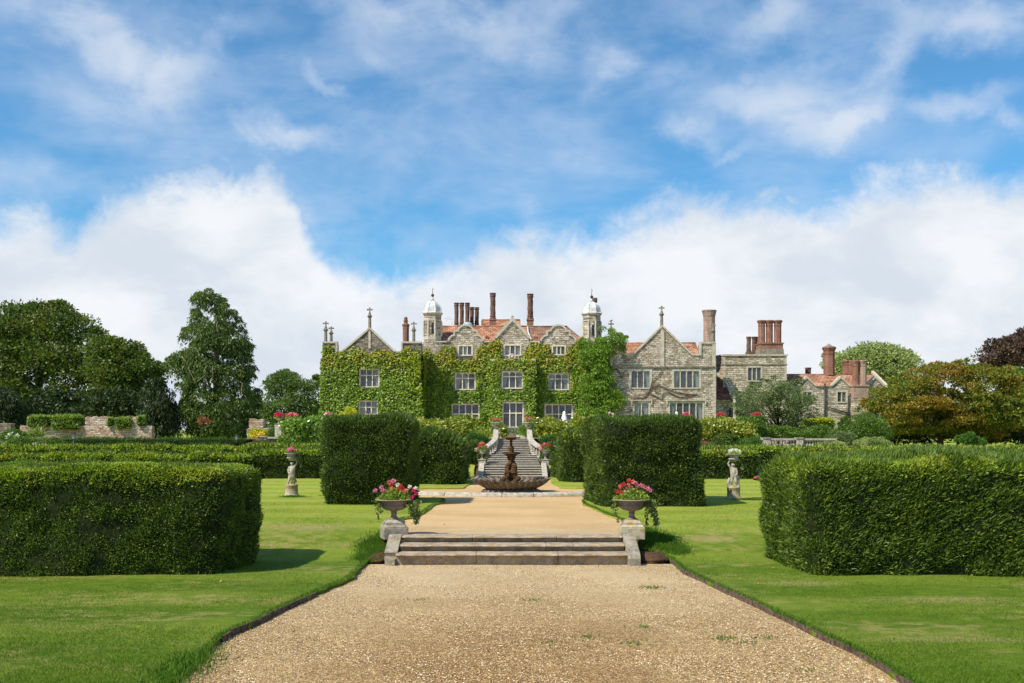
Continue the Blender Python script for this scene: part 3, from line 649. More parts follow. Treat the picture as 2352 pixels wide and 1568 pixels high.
grid_sheet('lawn', [11.6, 12, 12.4, 13.3, 14, 15, 16, 17, 18, 19, 20, 22, 30, 50, 80, 300, 700], [61.2, 64, 68, 72, 76, 80, 85, 90, 98.6], lambda x, y: ground_z(x, y) + .01, LAWN)

# ---- edging boards along the lower path
def edging(tab, sgn, y0, y1, label):
    b = MB(); ys = list(np.arange(y0, y1, .42)); 
    for a, c in zip(ys, ys[1:]):
        ea, ec = lerp_tab(tab, a), lerp_tab(tab, c); w = .022; j = random.uniform(-.012, .012); h = random.uniform(-.012, .012)
        xa, xc = sgn * (ea - .02 + j), sgn * (ec - .02 + j)
        V = [(xa, a, -.12), (xa + sgn * w, a, -.12), (xa + sgn * w, a, .012 + h), (xa, a, .012 + h), (xc, c - .01, -.12), (xc + sgn * w, c - .01, -.12), (xc + sgn * w, c - .01, .008 + h), (xc, c - .01, .008 + h)]
        b.add(V, [(0, 1, 2, 3), (4, 7, 6, 5), (0, 4, 5, 1), (3, 2, 6, 7), (0, 3, 7, 4), (1, 5, 6, 2)])
    return tag(b.build('edging_board', EDGEB), label, 'edging')
edging(RIGHT, 1, 8.5, 22.0, 'long low brown wooden edging board between right lawn and gravel')
edging(LEFT, -1, 13.8, 17.6, 'short brown edging board holding the left lawn edge by the gravel')

# ---- grass blades on the nearer lawns and tufts at the edges
def grass(name, label, pts, L, w, mat, rng, lean=.5):
    n = len(pts); D = rng.normal(size=(n, 3)) * lean + np.array([0, 0, 1]); o = leaves(name, pts, D, L, w, mat, None, rng); return tag(o, label, 'grass', None, 'stuff')
rng = np.random.default_rng(3)
def lawn_pts(n, y0, y1, xmax, rng, side=None, near_edge=None):
    y = y0 + (y1 - y0) * rng.random(n) ** 1.4; s = np.where(rng.random(n) < .5, -1, 1) if side is None else np.full(n, side)
    tl = np.array(LEFT); tr = np.array(RIGHT); e = np.where(s < 0, np.interp(y, tl[:, 0], tl[:, 1]), np.interp(y, tr[:, 0], tr[:, 1]))
    a = rng.random(n); x = e + (near_edge * a ** 1.5 if near_edge else .02 + (np.minimum(xmax, y * .53) - e) * a); k = x > e - .02
    x, y, s = x[k], y[k], s[k]; z = np.array([ground_z(q, w) for q, w in zip(x * s, y)]); return np.stack([x * s, y, z - .005], 1)
p = lawn_pts(330000, 10.5, 33, 13, rng); grass('grass', 'short mown green grass covering the lower lawn on both sides', p, .030 * (.5 + rng.random(len(p))), .007 * np.ones(len(p)), GRASS, rng, .75)
p = lawn_pts(16000, 10.5, 35, 13, rng, None, .10); grass('grass', 'longer green grass fringe overhanging the gravel edges', p, .055 * (.5 + rng.random(len(p))), .010 * np.ones(len(p)), GRASS_L, rng, .6)
pp = []
for cx, cy, rx, ry, n in ((-3.15, 22.9, .32, .5, 5000), (-2.95, 23.4, .25, .4, 3500), (3.45, 23.2, .36, .45, 5000), (3.15, 23.9, .3, .35, 3000), (3.75, 22.7, .25, .3, 2500), (-7.75, 35.2, .35, .15, 900), (8.05, 33.8, .4, .12, 700), (-3.95, 12.0, .28, .8, 1500), (-3.2, 22.1, .25, .3, 2500)):
    q = rng.normal(size=(n, 2)) * np.array([rx, ry]) * .6 + np.array([cx, cy]); k = np.abs(q[:, 0]) > 2.8; q = q[k]
    pp.append(np.stack([q[:, 0], q[:, 1], [ground_z(a, b_) - .01 for a, b_ in q]], 1))
pp = np.concatenate(pp); grass('grass', 'uncut tufts of bright green grass around the steps and statue bases', pp, .085 * (.4 + rng.random(len(pp))), .014 * np.ones(len(pp)), GRASS_L, rng, .45)
# weeds in the gravel
wp = []
for a, b_, n in ((1498, 1349, 260), (1660, 1466, 160), (1350, 1462, 100), (1455, 1478, 120), (1225, 1378, 90), (1480, 1441, 90), (1150, 1640, 60), (960, 1378, 60), (1755, 1465, 60), (1260, 1475, 50), (1705, 1475, 50), (1850, 1540, 60)):
    yy = (EYE + .06) * FOC / (b_ - HYP); xx = X(a, yy); q = rng.normal(size=(n, 2)) * np.array([.11, .07]) + np.array([xx, yy]); wp.append(np.stack([q[:, 0], q[:, 1], np.full(n, -.065)], 1))
wp = np.concatenate(wp)[::2]; grass('weeds', 'small green weeds sprouting through the lower gravel path', wp, .045 * (.4 + rng.random(len(wp))), .018 * np.ones(len(wp)), GRASS_L, rng, 1.1)
# loose pebbles on the near gravel
n = 90000; y = 10.6 + 11 * rng.random(n) ** 1.6; x = (rng.random(n) * 2 - 1) * 4.5; tl = np.array(LEFT); tr = np.array(RIGHT)
k = (x > -np.interp(y, tl[:, 0], tl[:, 1]) + .03) & (x < np.interp(y, tr[:, 0], tr[:, 1]) - .05); x, y = x[k], y[k]; n = len(x)
def pebble_mat():
    m, t, out = new_mat('pebble'); r = t.new('ShaderNodeNewGeometry').outputs['Random Per Island']
    principled(t, out, t.ramp(r, [(0, (.08, .04, .02)), (.3, (.27, .155, .06)), (.6, (.48, .31, .135)), (.85, (.64, .48, .27)), (1, (.88, .80, .64))]), .7, None, .3); return m
base = np.array([(1, 0, 0), (0, 1, 0), (-1, 0, 0), (0, -1, 0), (0, 0, 1.0)]); sc_ = (.005 + .008 * rng.random((n, 1, 1)) ** 1.5); ang_ = rng.random(n) * 6.28
Rm = np.zeros((n, 3, 3)); Rm[:, 0, 0] = np.cos(ang_); Rm[:, 0, 1] = -np.sin(ang_); Rm[:, 1, 0] = np.sin(ang_); Rm[:, 1, 1] = np.cos(ang_); Rm[:, 2, 2] = .7
Vp = np.einsum('nij,kj->nki', Rm, base * np.array([1.3, .85, .9])) * sc_ + np.stack([x, y, np.full(n, -.068)], 1)[:, None]
Fp = (np.array([(0, 1, 4), (1, 2, 4), (2, 3, 4), (3, 0, 4)])[None] + (np.arange(n) * 5)[:, None, None]).reshape(-1, 3)
tag(arr('gravel', Vp.reshape(-1, 3), Fp, pebble_mat()), 'loose buff pebbles strewn over the near gravel path', 'gravel', None, 'stuff')

# ------------------------------------------------------------------ near steps
st = thing('stone_steps', 'three shallow weathered stone steps between the two nearest flower urns', 'steps', (0, 21.5, 0))
tops = [-.09, .18, .325, .468]
for i in range(3):
    yf = 21.5 + .45 * i; zt = tops[i + 1]; zb = tops[i]; b = MB(); cuts = [(-2.52, -.78 + .4 * i, 1.0 - .3 * i, 2.52), (-2.48, .75, 1.35, 2.49), (-2.47, -.9, 1.0, 2.48)][i]
    for a, c in zip(cuts, cuts[1:]):
        xs = np.linspace(a + .006, c - .006, max(3, int((c - a) / .12))); prof = []
        for x in xs:
            j = lambda s: random.uniform(-s, s)
            prof.append([(yf + .13 + j(.004), zb), (yf + .125 + j(.006), zt - .058 + j(.004)), (yf + .035 + j(.01), zt - .052 + j(.006)), (yf + j(.008), zt - .030 + j(.005)), (yf + .022 + j(.008), zt - .004 + j(.004)), (yf + .52, zt)])
        k = 6; V = [(x, y, z) for x, pr in zip(xs, prof) for y, z in pr]
        F = [(q * k + r, (q + 1) * k + r, (q + 1) * k + r + 1, q * k + r + 1) for q in range(len(xs) - 1) for r in range(k - 1)]
        F += [tuple(range(k)), tuple((len(xs) - 1) * k + r for r in range(k - 1, -1, -1))]; b.add(V, F, False)
    b.build('step', STEP, st)
b = MB(); b.prism_x([(21.75, .02), (21.68, .19), (22.55, .50), (22.62, .30)], -2.78, -2.50); b.build('side_slab', GREYL, st)
b = MB(); b.add([(-2.74, 21.52, -.1), (-2.53, 21.46, -.1), (-2.50, 21.85, -.1), (-2.72, 21.85, -.1), (-2.76, 21.50, .11), (-2.53, 21.45, .055), (-2.50, 21.85, .10), (-2.74, 21.85, .14)], [(0, 3, 2, 1), (4, 5, 6, 7), (0, 1, 5, 4), (1, 2, 6, 5), (2, 3, 7, 6), (3, 0, 4, 7)]); b.build('broken_block', GREYL, st)
b = MB(); b.prism_x([(21.44, -.1), (21.44, .085), (21.5, .175), (22.52, .51), (22.6, -.1)], 2.50, 2.77); b.build('side_slab', GREYL, st)
def lump(name, label, cx, cy, cz, rx, ry, rz, mat, seed, kind=None, cat=None):
    b = MB(); b.sphere((0, 0, 0), 1.0, 14); V = np.array(b.V); d = .75 + .5 * vn(V, 1.8, seed) + .2 * vn(V, 5.0, seed + 1); V = V * d[:, None] * np.array([rx, ry, rz]) + np.array([cx, cy, cz]); b.V = [tuple(v) for v in V]
    return tag(b.build(name, mat), label, cat, None, kind)
lump('soil_bank', 'bare brown earth exposed beside the right end of the steps', 3.12, 22.35, -.03, .36, .62, .13, SOIL, 4, 'structure')
lump('soil_bank', 'bare brown earth exposed beside the left end of the steps', -2.98, 22.35, -.03, .26, .55, .12, SOIL, 9, 'structure')

# ------------------------------------------------------------------ urns and flowers
def lathe_urn(b, cx, cy, z0, s, rim=.43, n=28, squat=False):
    prof = [(.125, 0), (.115, .03), (.075, .10), (.062, .17), (.064, .235), (.085, .25), (.062, .27), (.075, .325), (.09, .345), (.10, .35), (.20, .375), (.265, .42), (.285, .475), (.292, .48), (.290, .50), (.275, .505), (.285, .56), (.305, .62), (.34, .645), (rim, .655), (rim + .005, .675), (rim - .02, .69), (.33, .67), (.28, .66)]
    def fl(r, z, a):
        rr = r
        if .40 < (z - z0) / s < .478: rr = r * (1 + .018 * math.cos(a * 14))
        return rr, z
    if squat: prof = [(r, z * .57 if z < .35 else .20 + (z - .35) * .8) for r, z in prof]
    return b.lathe(cx, cy, [(r * s, z0 + z * s) for r, z in prof], n, True, 0, fl)
def flowers(name, label, cx, cy, z0, rx, h, mats, seed, per=26, leafn=900, group=None, trail=(), s=1.0, fs=.03, cat='geraniums', gmat=None, blooms=16, skew=0.0, pos=None):
    rng = np.random.default_rng(seed); root = thing(name, label, cat, (cx, cy, z0), group)
    n = leafn; a = rng.random(n) * 6.283; r = np.sqrt(rng.random(n)); x = r * np.cos(a); y = r * np.sin(a)
    zz = (1 - r ** 2) * h * .62 * rng.random(n) ** .5
    P = np.stack([cx + x * rx * .95 + skew * zz, cy + y * rx * .75, z0 - .02 + zz], 1); L = s * .055 * (.6 + .8 * rng.random(n))
    leaves('foliage', P, np.stack([x, y, .3 + 0 * x], 1) + rng.normal(size=(n, 3)) * .6, L, L * .9, gmat or GERA, root, rng)
    b = MB()
    for k in range(blooms):
        a = rng.random() * 6.283; r = math.sqrt(rng.random()); bx, by = r * math.cos(a), r * math.sin(a)
        if pos: q = pos[k % len(pos)]; bx, bz = q[0], q[1]; by = -.3 * rng.random()
        else: bz = h * (.45 + .5 * (1 - r * r) * (.6 + .4 * rng.random()))
        c = np.array([cx + bx * rx, cy + by * rx * .75, z0 + bz]); m = per
        S = nrm(rng.normal(size=(m, 3))); rad = fs * 1.15
        leaves('flower', c + S * rad * .75, S + rng.normal(size=(m, 3)) * .5, fs * (.8 + .5 * rng.random(m)), fs * .9 * np.ones(m), mats[pos[k % len(pos)][2]] if pos else mats[int(rng.integers(len(mats)))], root, rng)
        b.tube([(cx + bx * rx * .5, cy + by * rx * .4, z0), tuple(c)], .004, 3)
    b.build('stems', GRASS_L, root)
    for (ax, ay, ln, wid, dens, dx) in trail:
        m = int(dens); u = rng.random(m) ** .8; sw = np.sin(u * 9 + ax) * .02
        P = np.stack([cx + ax + sw + dx * u + rng.normal(size=m) * wid * (1 - .6 * u), cy + ay + rng.normal(size=m) * wid * .6, z0 - u * ln], 1)
        L = s * .045 * (.6 + .8 * rng.random(m)); leaves('trailing_stem', P, rng.normal(size=(m, 3)) * .6 + np.array([0, 0, -.7]), L, L * .8, TRAIL, root, rng)
    return root
def sq(cx, cy, h): return [(cx - h, cy - h), (cx + h, cy - h), (cx + h, cy + h), (cx - h, cy + h)]
def big_urn(cx, cy, label, zrot, platemat, seed):
    root = thing('stone_urn', label, 'urn', (cx, cy, .45), 'large stone urns flanking the near steps')
    h = .285; b = MB(); c_, s_ = math.cos(zrot), math.sin(zrot)
    rt = lambda P: [(cx + (x - cx) * c_ - (y - cy) * s_, cy + (x - cx) * s_ + (y - cy) * c_) for x, y in P]
    b.prism_z(rt(sq(cx, cy, h)), .36, .63); b.prism_z(rt(sq(cx, cy, h + .004)), .632, .70, .76)
    bo = b.build('plinth', platemat if platemat is LICHEN else GREYL, root); md = bo.modifiers.new('b', 'BEVEL'); md.width = .018; md.segments = 2
    b = MB(); b.prism_z(rt(sq(cx, cy, .215)), .702, .735); b.prism_z(rt(sq(cx, cy, .205)), .737, .80, .72); bo = b.build('foot', platemat, root)
    b = MB(); lathe_urn(b, cx, cy, .80, 1.0, .43, 28, True); b.build('bowl', URN, root); return root
big_urn(-2.72, 22.95, 'large grey stone urn on a block left of the near steps', .30, PALE, 1)
big_urn(2.76, 22.95, 'large stone urn on an orange lichened block right of the near steps', -.05, LICHEN, 2)
PM = [PINK, RED, MAGENTA, WHITE, SALMON]
P1 = [(-1.06, .20, 0), (-.72, .27, 0), (-.66, .20, 0), (-.5, .18, 0), (-.28, .38, 4), (-.18, .31, 1), (-.06, .42, 0), (.02, .40, 0), (.0, .21, 0), (.22, .33, 3), (.4, .30, 1), (.48, .26, 1), (.22, .14, 1), (.42, .16, 2), (.62, .20, 1), (.72, .2, 4), (.9, .28, 3), (1.05, .04, 2), (1.28, .13, 2), (1.12, .20, 2), (.12, .08, 2), (.3, .22, 1), (-.1, .24, 4), (1.25, .24, 3)]
flowers('geraniums', 'pink, red and magenta geraniums spilling from the left near urn', -2.72, 22.95, 1.27, .40, .42, PM, 11, 46, 1500, 'geraniums in the large urns', [(.50, -.05, .56, .06, 380, .0), (.54, .0, .45, .04, 120, .04), (-.38, -.1, .46, .03, 70, .02), (-.3, -.12, .30, .05, 80, .0), (.42, -.1, .35, .08, 200, 0)], 1.0, .030, 'geraniums', None, 24, .1, P1)
P2 = [(-.55, .32, 1), (-.62, .28, 4), (-.45, .34, 1), (-.15, .42, 1), (-.05, .38, 1), (.05, .40, 4), (-.2, .32, 4), (.22, .36, 0), (.3, .30, 0), (-.05, .27, 0), (-.3, .22, 0), (.5, .31, 0), (.62, .30, 0), (.75, .26, 0), (.9, .24, 0), (1.0, .2, 0), (-.75, .17, 1), (-.6, .15, 1), (.1, .2, 1), (.0, .16, 1), (.5, .05, 2), (.7, .02, 2), (.4, -.02, 2), (.85, .0, 2), (-.5, .10, 4), (.3, .24, 1)]
flowers('geraniums', 'coral red and pale pink geraniums spilling from the right near urn', 2.76, 22.95, 1.27, .42, .42, PM, 12, 46, 1600, 'geraniums in the large urns', [(.46, -.02, .60, .06, 420, .10), (.36, .0, .60, .03, 120, -.03), (-.36, -.1, .55, .03, 90, .02), (-.40, -.1, .35, .05, 80, .0), (.42, -.1, .3, .08, 200, 0)], 1.0, .030, 'geraniums', None, 26, .1, P2)

def small_urn(cx, cy, z0, label, s, group, ped=None, mat=PALE):
    root = thing('stone_urn', label, 'urn', (cx, cy, z0), group); b = MB()
    if ped: b.prism_z(sq(cx, cy, ped[0]), z0 - ped[1], z0 - .03); b.prism_z(sq(cx, cy, ped[0] + .03), z0 - .028, z0); b.build('plinth', mat, root)
    b = MB(); b.prism_z(sq(cx, cy, .16 * s), z0 + .002, z0 + .05 * s); lathe_urn(b, cx, cy, z0 + .05 * s, s, .36, 18); b.build('bowl', URN if mat is not PALE else PALE, root); return root
for sx, ux, lab, mats, nm in ((-1, -1.56, 'left', [RED, RED, SALMON], 5), (1, 1.74, 'right', [RED, RED, PINK], 6)):
    z0 = 1.30; small_urn(ux, 51.9, z0, 'stone urn on a pier at the %s foot of the far staircase' % lab, .66, 'stone urns at the foot of the far staircase', (.19, .75))
    flowers('geraniums', 'bright red geraniums in the urn %s of the far staircase' % lab, ux, 51.9, z0 + .48, .25, .42, mats, 20 + nm, 20, 380, 'geraniums by the far staircase', [(.2 * -sx, -.05, .45, .06, 60, 0), (-.24, -.05, .55, .04, 70, 0), (.24, -.05, .5, .05, 90, 0)], 1.2, .045, 'geraniums', None, 12)
    flowers('petunias', 'small %s petunias at the %s edge of the far staircase urn' % ('pink' , lab), ux - .27, 51.75, z0 + .44, .12, .15, [PINK, WHITE], 30 + nm, 14, 60, None, (), 1.0, .05, 'petunias', None, 4)
# urns on the top posts of the far staircase
for px, lab in ((1139.4, 'left'), (1214, 'right')):
    cx = X(px, 57.4); cz = Z(984, 57.4); root = thing('stone_urn', 'round ivy-hung stone pot on the %s top post of the staircase' % lab, 'urn', (cx, 57.4, cz), 'pots on the top posts of the staircase')
    b = MB(); b.lathe(cx, 57.4, [(.14, cz), (.17, cz + .03), (.20, cz + .06), (.27, cz + .18), (.29, cz + .30), (.33, cz + .33), (.33, cz + .36), (.25, cz + .35)], 16); b.build('bowl', PALE, root)
    flowers('geraniums', 'coral red geraniums in the pot on the %s top post' % lab, cx, 57.4, cz + .36, .28, .30, [RED, SALMON, PINK], 41 if lab == 'left' else 42, 18, 200, 'geraniums on the staircase posts', [(-.25, -.12, .3, .07, 90, 0), (.22, -.15, .3, .08, 90, 0), (0, -.3, .22, .1, 90, 0)], 1.3, .05, 'geraniums', None, 9)
# terrace pots among the laurels
for k, (px, w, lab) in enumerate(((640, 'dark-shaded', 'behind the far left balustrade'), (671, '', 'above the pale laurel, left of the creeper wall'), (751, '', 'below the left corner of the creeper wall'), (930, '', 'between the golden shrub and the yew cube'), (1401, '', 'under the wisteria right of the staircase'), (1576, '', 'beside the right white parasol'), (1657, '', 'below the drainpipe of the right wing'), (1737, '', 'at the left of the grey-green tree'))):
    Yp = 64.0; cx = X(px, Yp); cz = Z(973, Yp)
    small_urn(cx, Yp, cz, 'small terrace urn %s' % lab, .5, 'flower urns along the terrace', (.2, cz - ground_z(cx, Yp)))
    flowers('geraniums', 'red geraniums in the terrace urn %s' % lab, cx, Yp, cz + .36, .27 if k != 1 else .45, .34, [RED, RED, MAGENTA, PINK, WHITE] if k not in (0, 6, 7) else [RED, MAGENTA, RED], 50 + k, 22, 220, 'geraniums along the terrace', (), 1.4, .075, 'geraniums', None, 13)

# ------------------------------------------------------------------ figures grown from joints (statues)
def skin(name, pts, edges, rad, mat, parent, sub=2):
    me = bpy.data.meshes.new(name); me.from_pydata([tuple(p) for p in pts], edges, []); o = link(name, me, mat, parent)
    m = o.modifiers.new('skin', 'SKIN'); m.use_smooth_shade = True; m.branch_smoothing = .6
    for v, r in zip(me.skin_vertices[0].data, rad): v.radius = (r, r) if not hasattr(r, '__len__') else r
    me.skin_vertices[0].data[0].use_root = True
    s = o.modifiers.new('sub', 'SUBSURF'); s.levels = sub; s.render_levels = sub; return o
def statue(cx, cy, label, mirror, group):
    z0 = .45; root = thing('garden_statue', label, 'statue', (cx, cy, z0), group); zt = .92
    b = MB(); b.lathe(cx, cy, [(.28, z0 - .02), (.29, z0 + .05), (.25, z0 + .09), (.225, z0 + .13), (.22, z0 + .38), (.235, z0 + .40), (.23, z0 + .44), (.20, z0 + .46)], 20); b.build('pedestal', LICHEN, root)
    m = -1 if mirror else 1; q = lambda x, y, z: (cx + m * x, cy + y, z0 + .44 + z)
    P = [q(0, 0, .40), q(.01, -.01, .50), q(.02, 0, .60), q(.03, 0, .68), q(.02, -.01, .74), q(.01, -.02, .815),  # pelvis, waist, chest, neck, head low, head
         q(-.06, -.01, .34), q(-.06, -.06, .20), q(-.13, -.02, .04), q(-.16, -.08, .02),      # left leg striding
         q(.06, 0, .34), q(.08, -.04, .19), q(.06, .02, .04), q(.05, -.07, .02),              # right leg
         q(.11, 0, .66), q(.16, -.03, .73), q(.20, -.02, .80), q(.13, .0, .90), q(.10, 0, .94),  # raised arm
         q(-.07, 0, .65), q(-.11, -.03, .55), q(-.10, -.09, .44), q(-.03, -.12, .40)]        # lowered arm
    E = [(0, 1), (1, 2), (2, 3), (3, 4), (4, 5), (0, 6), (6, 7), (7, 8), (8, 9), (0, 10), (10, 11), (11, 12), (12, 13), (2, 14), (14, 15), (15, 16), (16, 17), (17, 18), (2, 19), (19, 20), (20, 21), (21, 22)]
    rd = [.10, .092, .105, .045, .070, .075, .070, .055, .030, .026, .062, .048, .030, .026, .042, .036, .030, .026, .024, .042, .034, .028, .024]
    skin('body', P, E, rd, PALE, root)
    D = [q(-.09, -.08, .46), q(-.02, -.10, .36), q(.05, -.09, .28), q(.11, -.02, .18), q(.13, .04, .06)] if not mirror else [q(-.15, .02, .42), q(-.16, .03, .30), q(-.13, .02, .16), q(-.17, .0, .05), q(-.12, .0, .02)]
    skin('drapery', D, [(0, 1), (1, 2), (2, 3), (3, 4)], [.05, .075, .07, .065, .07], LICHEN, root, 1)
    if mirror: skin('animal_support', [q(.14, -.02, .32), q(.17, -.01, .2), q(.20, 0, .10), q(.15, -.02, .03), q(.08, -.04, .02)], [(0, 1), (1, 2), (2, 3), (3, 4)], [.045, .06, .065, .05, .03], PALE, root, 1)
    else: skin('tree_stump', [q(.02, .08, .45), q(.03, .08, .2), q(.04, .08, 0)], [(0, 1), (1, 2)], [.05, .07, .1], LICHEN, root, 1)
    zt = z0 + .44 + .90; b = MB()
    for k in range(10): a = k * .628; b.sphere((cx + .12 * math.cos(a), cy + .12 * math.sin(a), zt + .03), .028, 5)
    b.build('beading', PALE, root); b = MB()
    b.lathe(cx, cy, [(.08, zt - .05), (.14, zt + .03), (.175, zt + .05), (.178, zt + .075), (.15, zt + .085), (.155, zt + .16), (.185, zt + .19), (.265, zt + .215), (.27, zt + .235), (.2, zt + .23)], 22); b.build('bowl', PALE, root)
    return zt + .235
zt = statue(X(670, 35.6), 35.6, 'stone boy statue holding up a bowl on the left lawn', False, 'lawn statues carrying flower bowls')
flowers('geraniums', 'pale pink geraniums on the head of the left lawn statue', X(672, 35.6), 35.6, zt, .22, .20, [PINK, PINK, SALMON], 71, 30, 420, None, [(.20, -.05, .50, .04, 110, .10), (.16, -.08, .2, .06, 130, .05)], 1.0, .04, 'geraniums', TRAIL, 9, 0, [(-.5, .12, 0), (-.2, .17, 0), (-.35, .1, 0), (.0, .14, 0), (.35, .10, 2), (.5, .07, 2), (.2, .08, 2)])
zt = statue(X(1685, 34.2), 34.2, 'stone cherub statue with drapery holding a bowl on the right lawn', True, 'lawn statues carrying flower bowls')
flowers('begonias', 'white begonias on the head of the right lawn statue', X(1685, 34.2), 34.2, zt, .22, .18, [WHITE], 72, 34, 380, None, [(.24, -.05, .5, .04, 70, .03)], 1.0, .045, 'begonias', None, 7, 0, [(-.6, .07, 0), (-.5, .1, 0), (-.05, .13, 0), (.1, .12, 0), (.5, .11, 0), (.62, .08, 0), (.85, .06, 0)])

# ------------------------------------------------------------------ fountain and kerb
FY = 38.9; fx = X(1174, FY)
root = thing('fountain', 'dark tiered fountain with fish figures over a scalloped shell basin', 'fountain', (fx, FY, .42))
b = MB(); b.lathe(fx, FY, [(1.12, .38), (1.15, .43), (1.12, .50), (.98, .56), (.9, .58)], 64, True, 0, lambda r, z, a: (r * (1 + .02 * math.cos(a * 32)), z)); b.build('foot', SHELL, root)
def scal(r, z, a):
    k = max(0, min(1, (z - .52) / .42)); c = math.cos(a * 34); c = math.copysign(abs(c) ** .7, c)
    return r * (1 + (.040 + .045 * k) * c) + .010 * math.sin(z * 150) * k, z + .055 * k * k * c
prof = [(.90, .55), (1.02, .60), (1.13, .655), (1.22, .71), (1.30, .765), (1.36, .82), (1.41, .87), (1.45, .915), (1.46, .935), (1.43, .935), (1.38, .88), (1.30, .80), (1.0, .72), (.3, .70)]
pp_ = []
for (r0, z0_), (r1, z1_) in zip(prof, prof[1:]):
    for k in range(3): pp_.append((r0 + (r1 - r0) * k / 3, z0_ + (z1_ - z0_) * k / 3))
b = MB(); b.lathe(fx, FY, pp_ + [prof[-1]], 34 * 9, True, 0, scal); b.build('shell_basin', SHELL, root)
b = MB(); b.lathe(fx, FY, [(.36, .70), (.34, .80), (.24, .84), (.1, .86)], 20); b.build('rock_base', BRONZE, root)
for k in range(3):
    a = math.pi * (-.5 + .62) + k * 2 * math.pi / 3 + (.0); a = [-2.55, -.6, 1.57][k]; ca, sa = math.cos(a), math.sin(a); q = lambda r, t, z: (fx + r * ca - t * sa, FY + r * sa + t * ca, z)
    o = skin('fish_figure', [q(.10, 0, 1.06), q(.17, .02, 1.0), q(.27, 0, .98), q(.36, 0, .93), q(.41, 0, .88), q(.13, -.02, 1.20), q(.16, -.02, 1.34), q(.14, 0, 1.46), q(.07, .04, 1.56), q(.05, .02, 1.66), q(.12, .0, 1.76), q(.2, .03, 1.81), q(.22, .11, 1.02), q(.22, -.11, 1.02)],
         [(0, 1), (1, 2), (2, 3), (3, 4), (0, 5), (5, 6), (6, 7), (7, 8), (8, 9), (9, 10), (10, 11), (1, 12), (1, 13)], [.15, .18, .185, .125, .07, .15, .13, .12, .10, .08, .07, .04, .04, .04], BRONZE, root)
b = MB(); b.lathe(fx, FY, [(.10, .86), (.09, 1.1), (.07, 1.4), (.085, 1.62), (.11, 1.78), (.16, 1.84), (.33, 1.90), (.345, 1.925), (.345, 1.95), (.30, 1.945), (.10, 1.93)], 24, True, 0, lambda r, z, a: (r * (1 + .03 * math.cos(a * 9)), z)); b.build('middle_bowl', BRONZE, root)
b = MB(); b.lathe(fx, FY, [(.125, 1.935), (.122, 2.14), (.11, 2.18), (.065, 2.22), (.05, 2.24), (.046, 2.36), (.06, 2.40), (.06, 2.43), (.045, 2.45)], 8, False, .39); b.build('stem', BRONZE, root)
b = MB(); b.lathe(fx, FY, [(.05, 2.44), (.10, 2.475), (.20, 2.485), (.21, 2.50), (.34, 2.525), (.35, 2.55), (.34, 2.565), (.25, 2.55), (.05, 2.54)], 26, True, 0, lambda r, z, a: (r * (1 + .02 * math.cos(a * 11)), z + .004 * math.sin(a * 7))); b.build('upper_bowl', BRONZE, root)
# kerb: rounded stone blocks on an arc in front of the fountain
b = MB(); cyk = 42.3; Rk = 6.15; a0 = math.radians(-90 - 33); a1 = math.radians(-90 + 31); cuts = [0, .17, .47, .63, .83, 1.0]
for u0, u1 in zip(cuts, cuts[1:]):
    K = 10; sec = [(-.17, .36), (-.18, .44), (-.15, .52), (-.07, .565), (.06, .57), (.14, .54), (.17, .47), (.17, .36)]; V = []; F = []; n = len(sec)
    for i in range(K + 1):
        a = a0 + (a1 - a0) * (u0 + .0025 + (u1 - u0 - .005) * i / K); j = random.uniform(-.008, .008)
        for dr, z in sec: rr = Rk - dr + j; V.append((fx + rr * math.cos(a) * 1.03, cyk + rr * math.sin(a), z + random.uniform(-.01, .006)))
    for i in range(K):
        for k in range(n): F.append((i * n + k, i * n + (k + 1) % n, (i + 1) * n + (k + 1) % n, (i + 1) * n + k))
    F += [tuple(range(n - 1, -1, -1)), tuple(K * n + k for k in range(n))]; b.add(V, F, False)
tag(b.build('stone_kerb', PALE), 'low rounded pale stone kerb curving in front of the fountain', 'kerb')
# birds
def bird(px, py, Y, label, mat, s=1.0, d=1):
    x, y, z = Wp(px, py, Y); root = thing('bird', label, 'bird', (x, y, z))
    skin('body', [(x, y, z + .10 * s), (x + .06 * s * d, y, z + .13 * s), (x + .10 * s * d, y, z + .18 * s), (x + .135 * s * d, y, z + .185 * s), (x - .09 * s * d, y, z + .08 * s), (x - .19 * s * d, y, z + .06 * s)], [(0, 1), (1, 2), (2, 3), (0, 4), (4, 5)], [.055 * s, .045 * s, .032 * s, .010 * s, .035 * s, .014 * s], mat, root)
    b = MB(); b.tube([(x - .01, y - .02, z + .06 * s), (x, y - .02, z)], .006 * s, 4); b.tube([(x - .01, y + .02, z + .06 * s), (x, y + .02, z)], .006 * s, 4); b.build('leg', mat, root)
bird(1093, 1104, FY, 'grey pigeon perched on the left rim of the shell basin', BIRD, 1.0, 1)

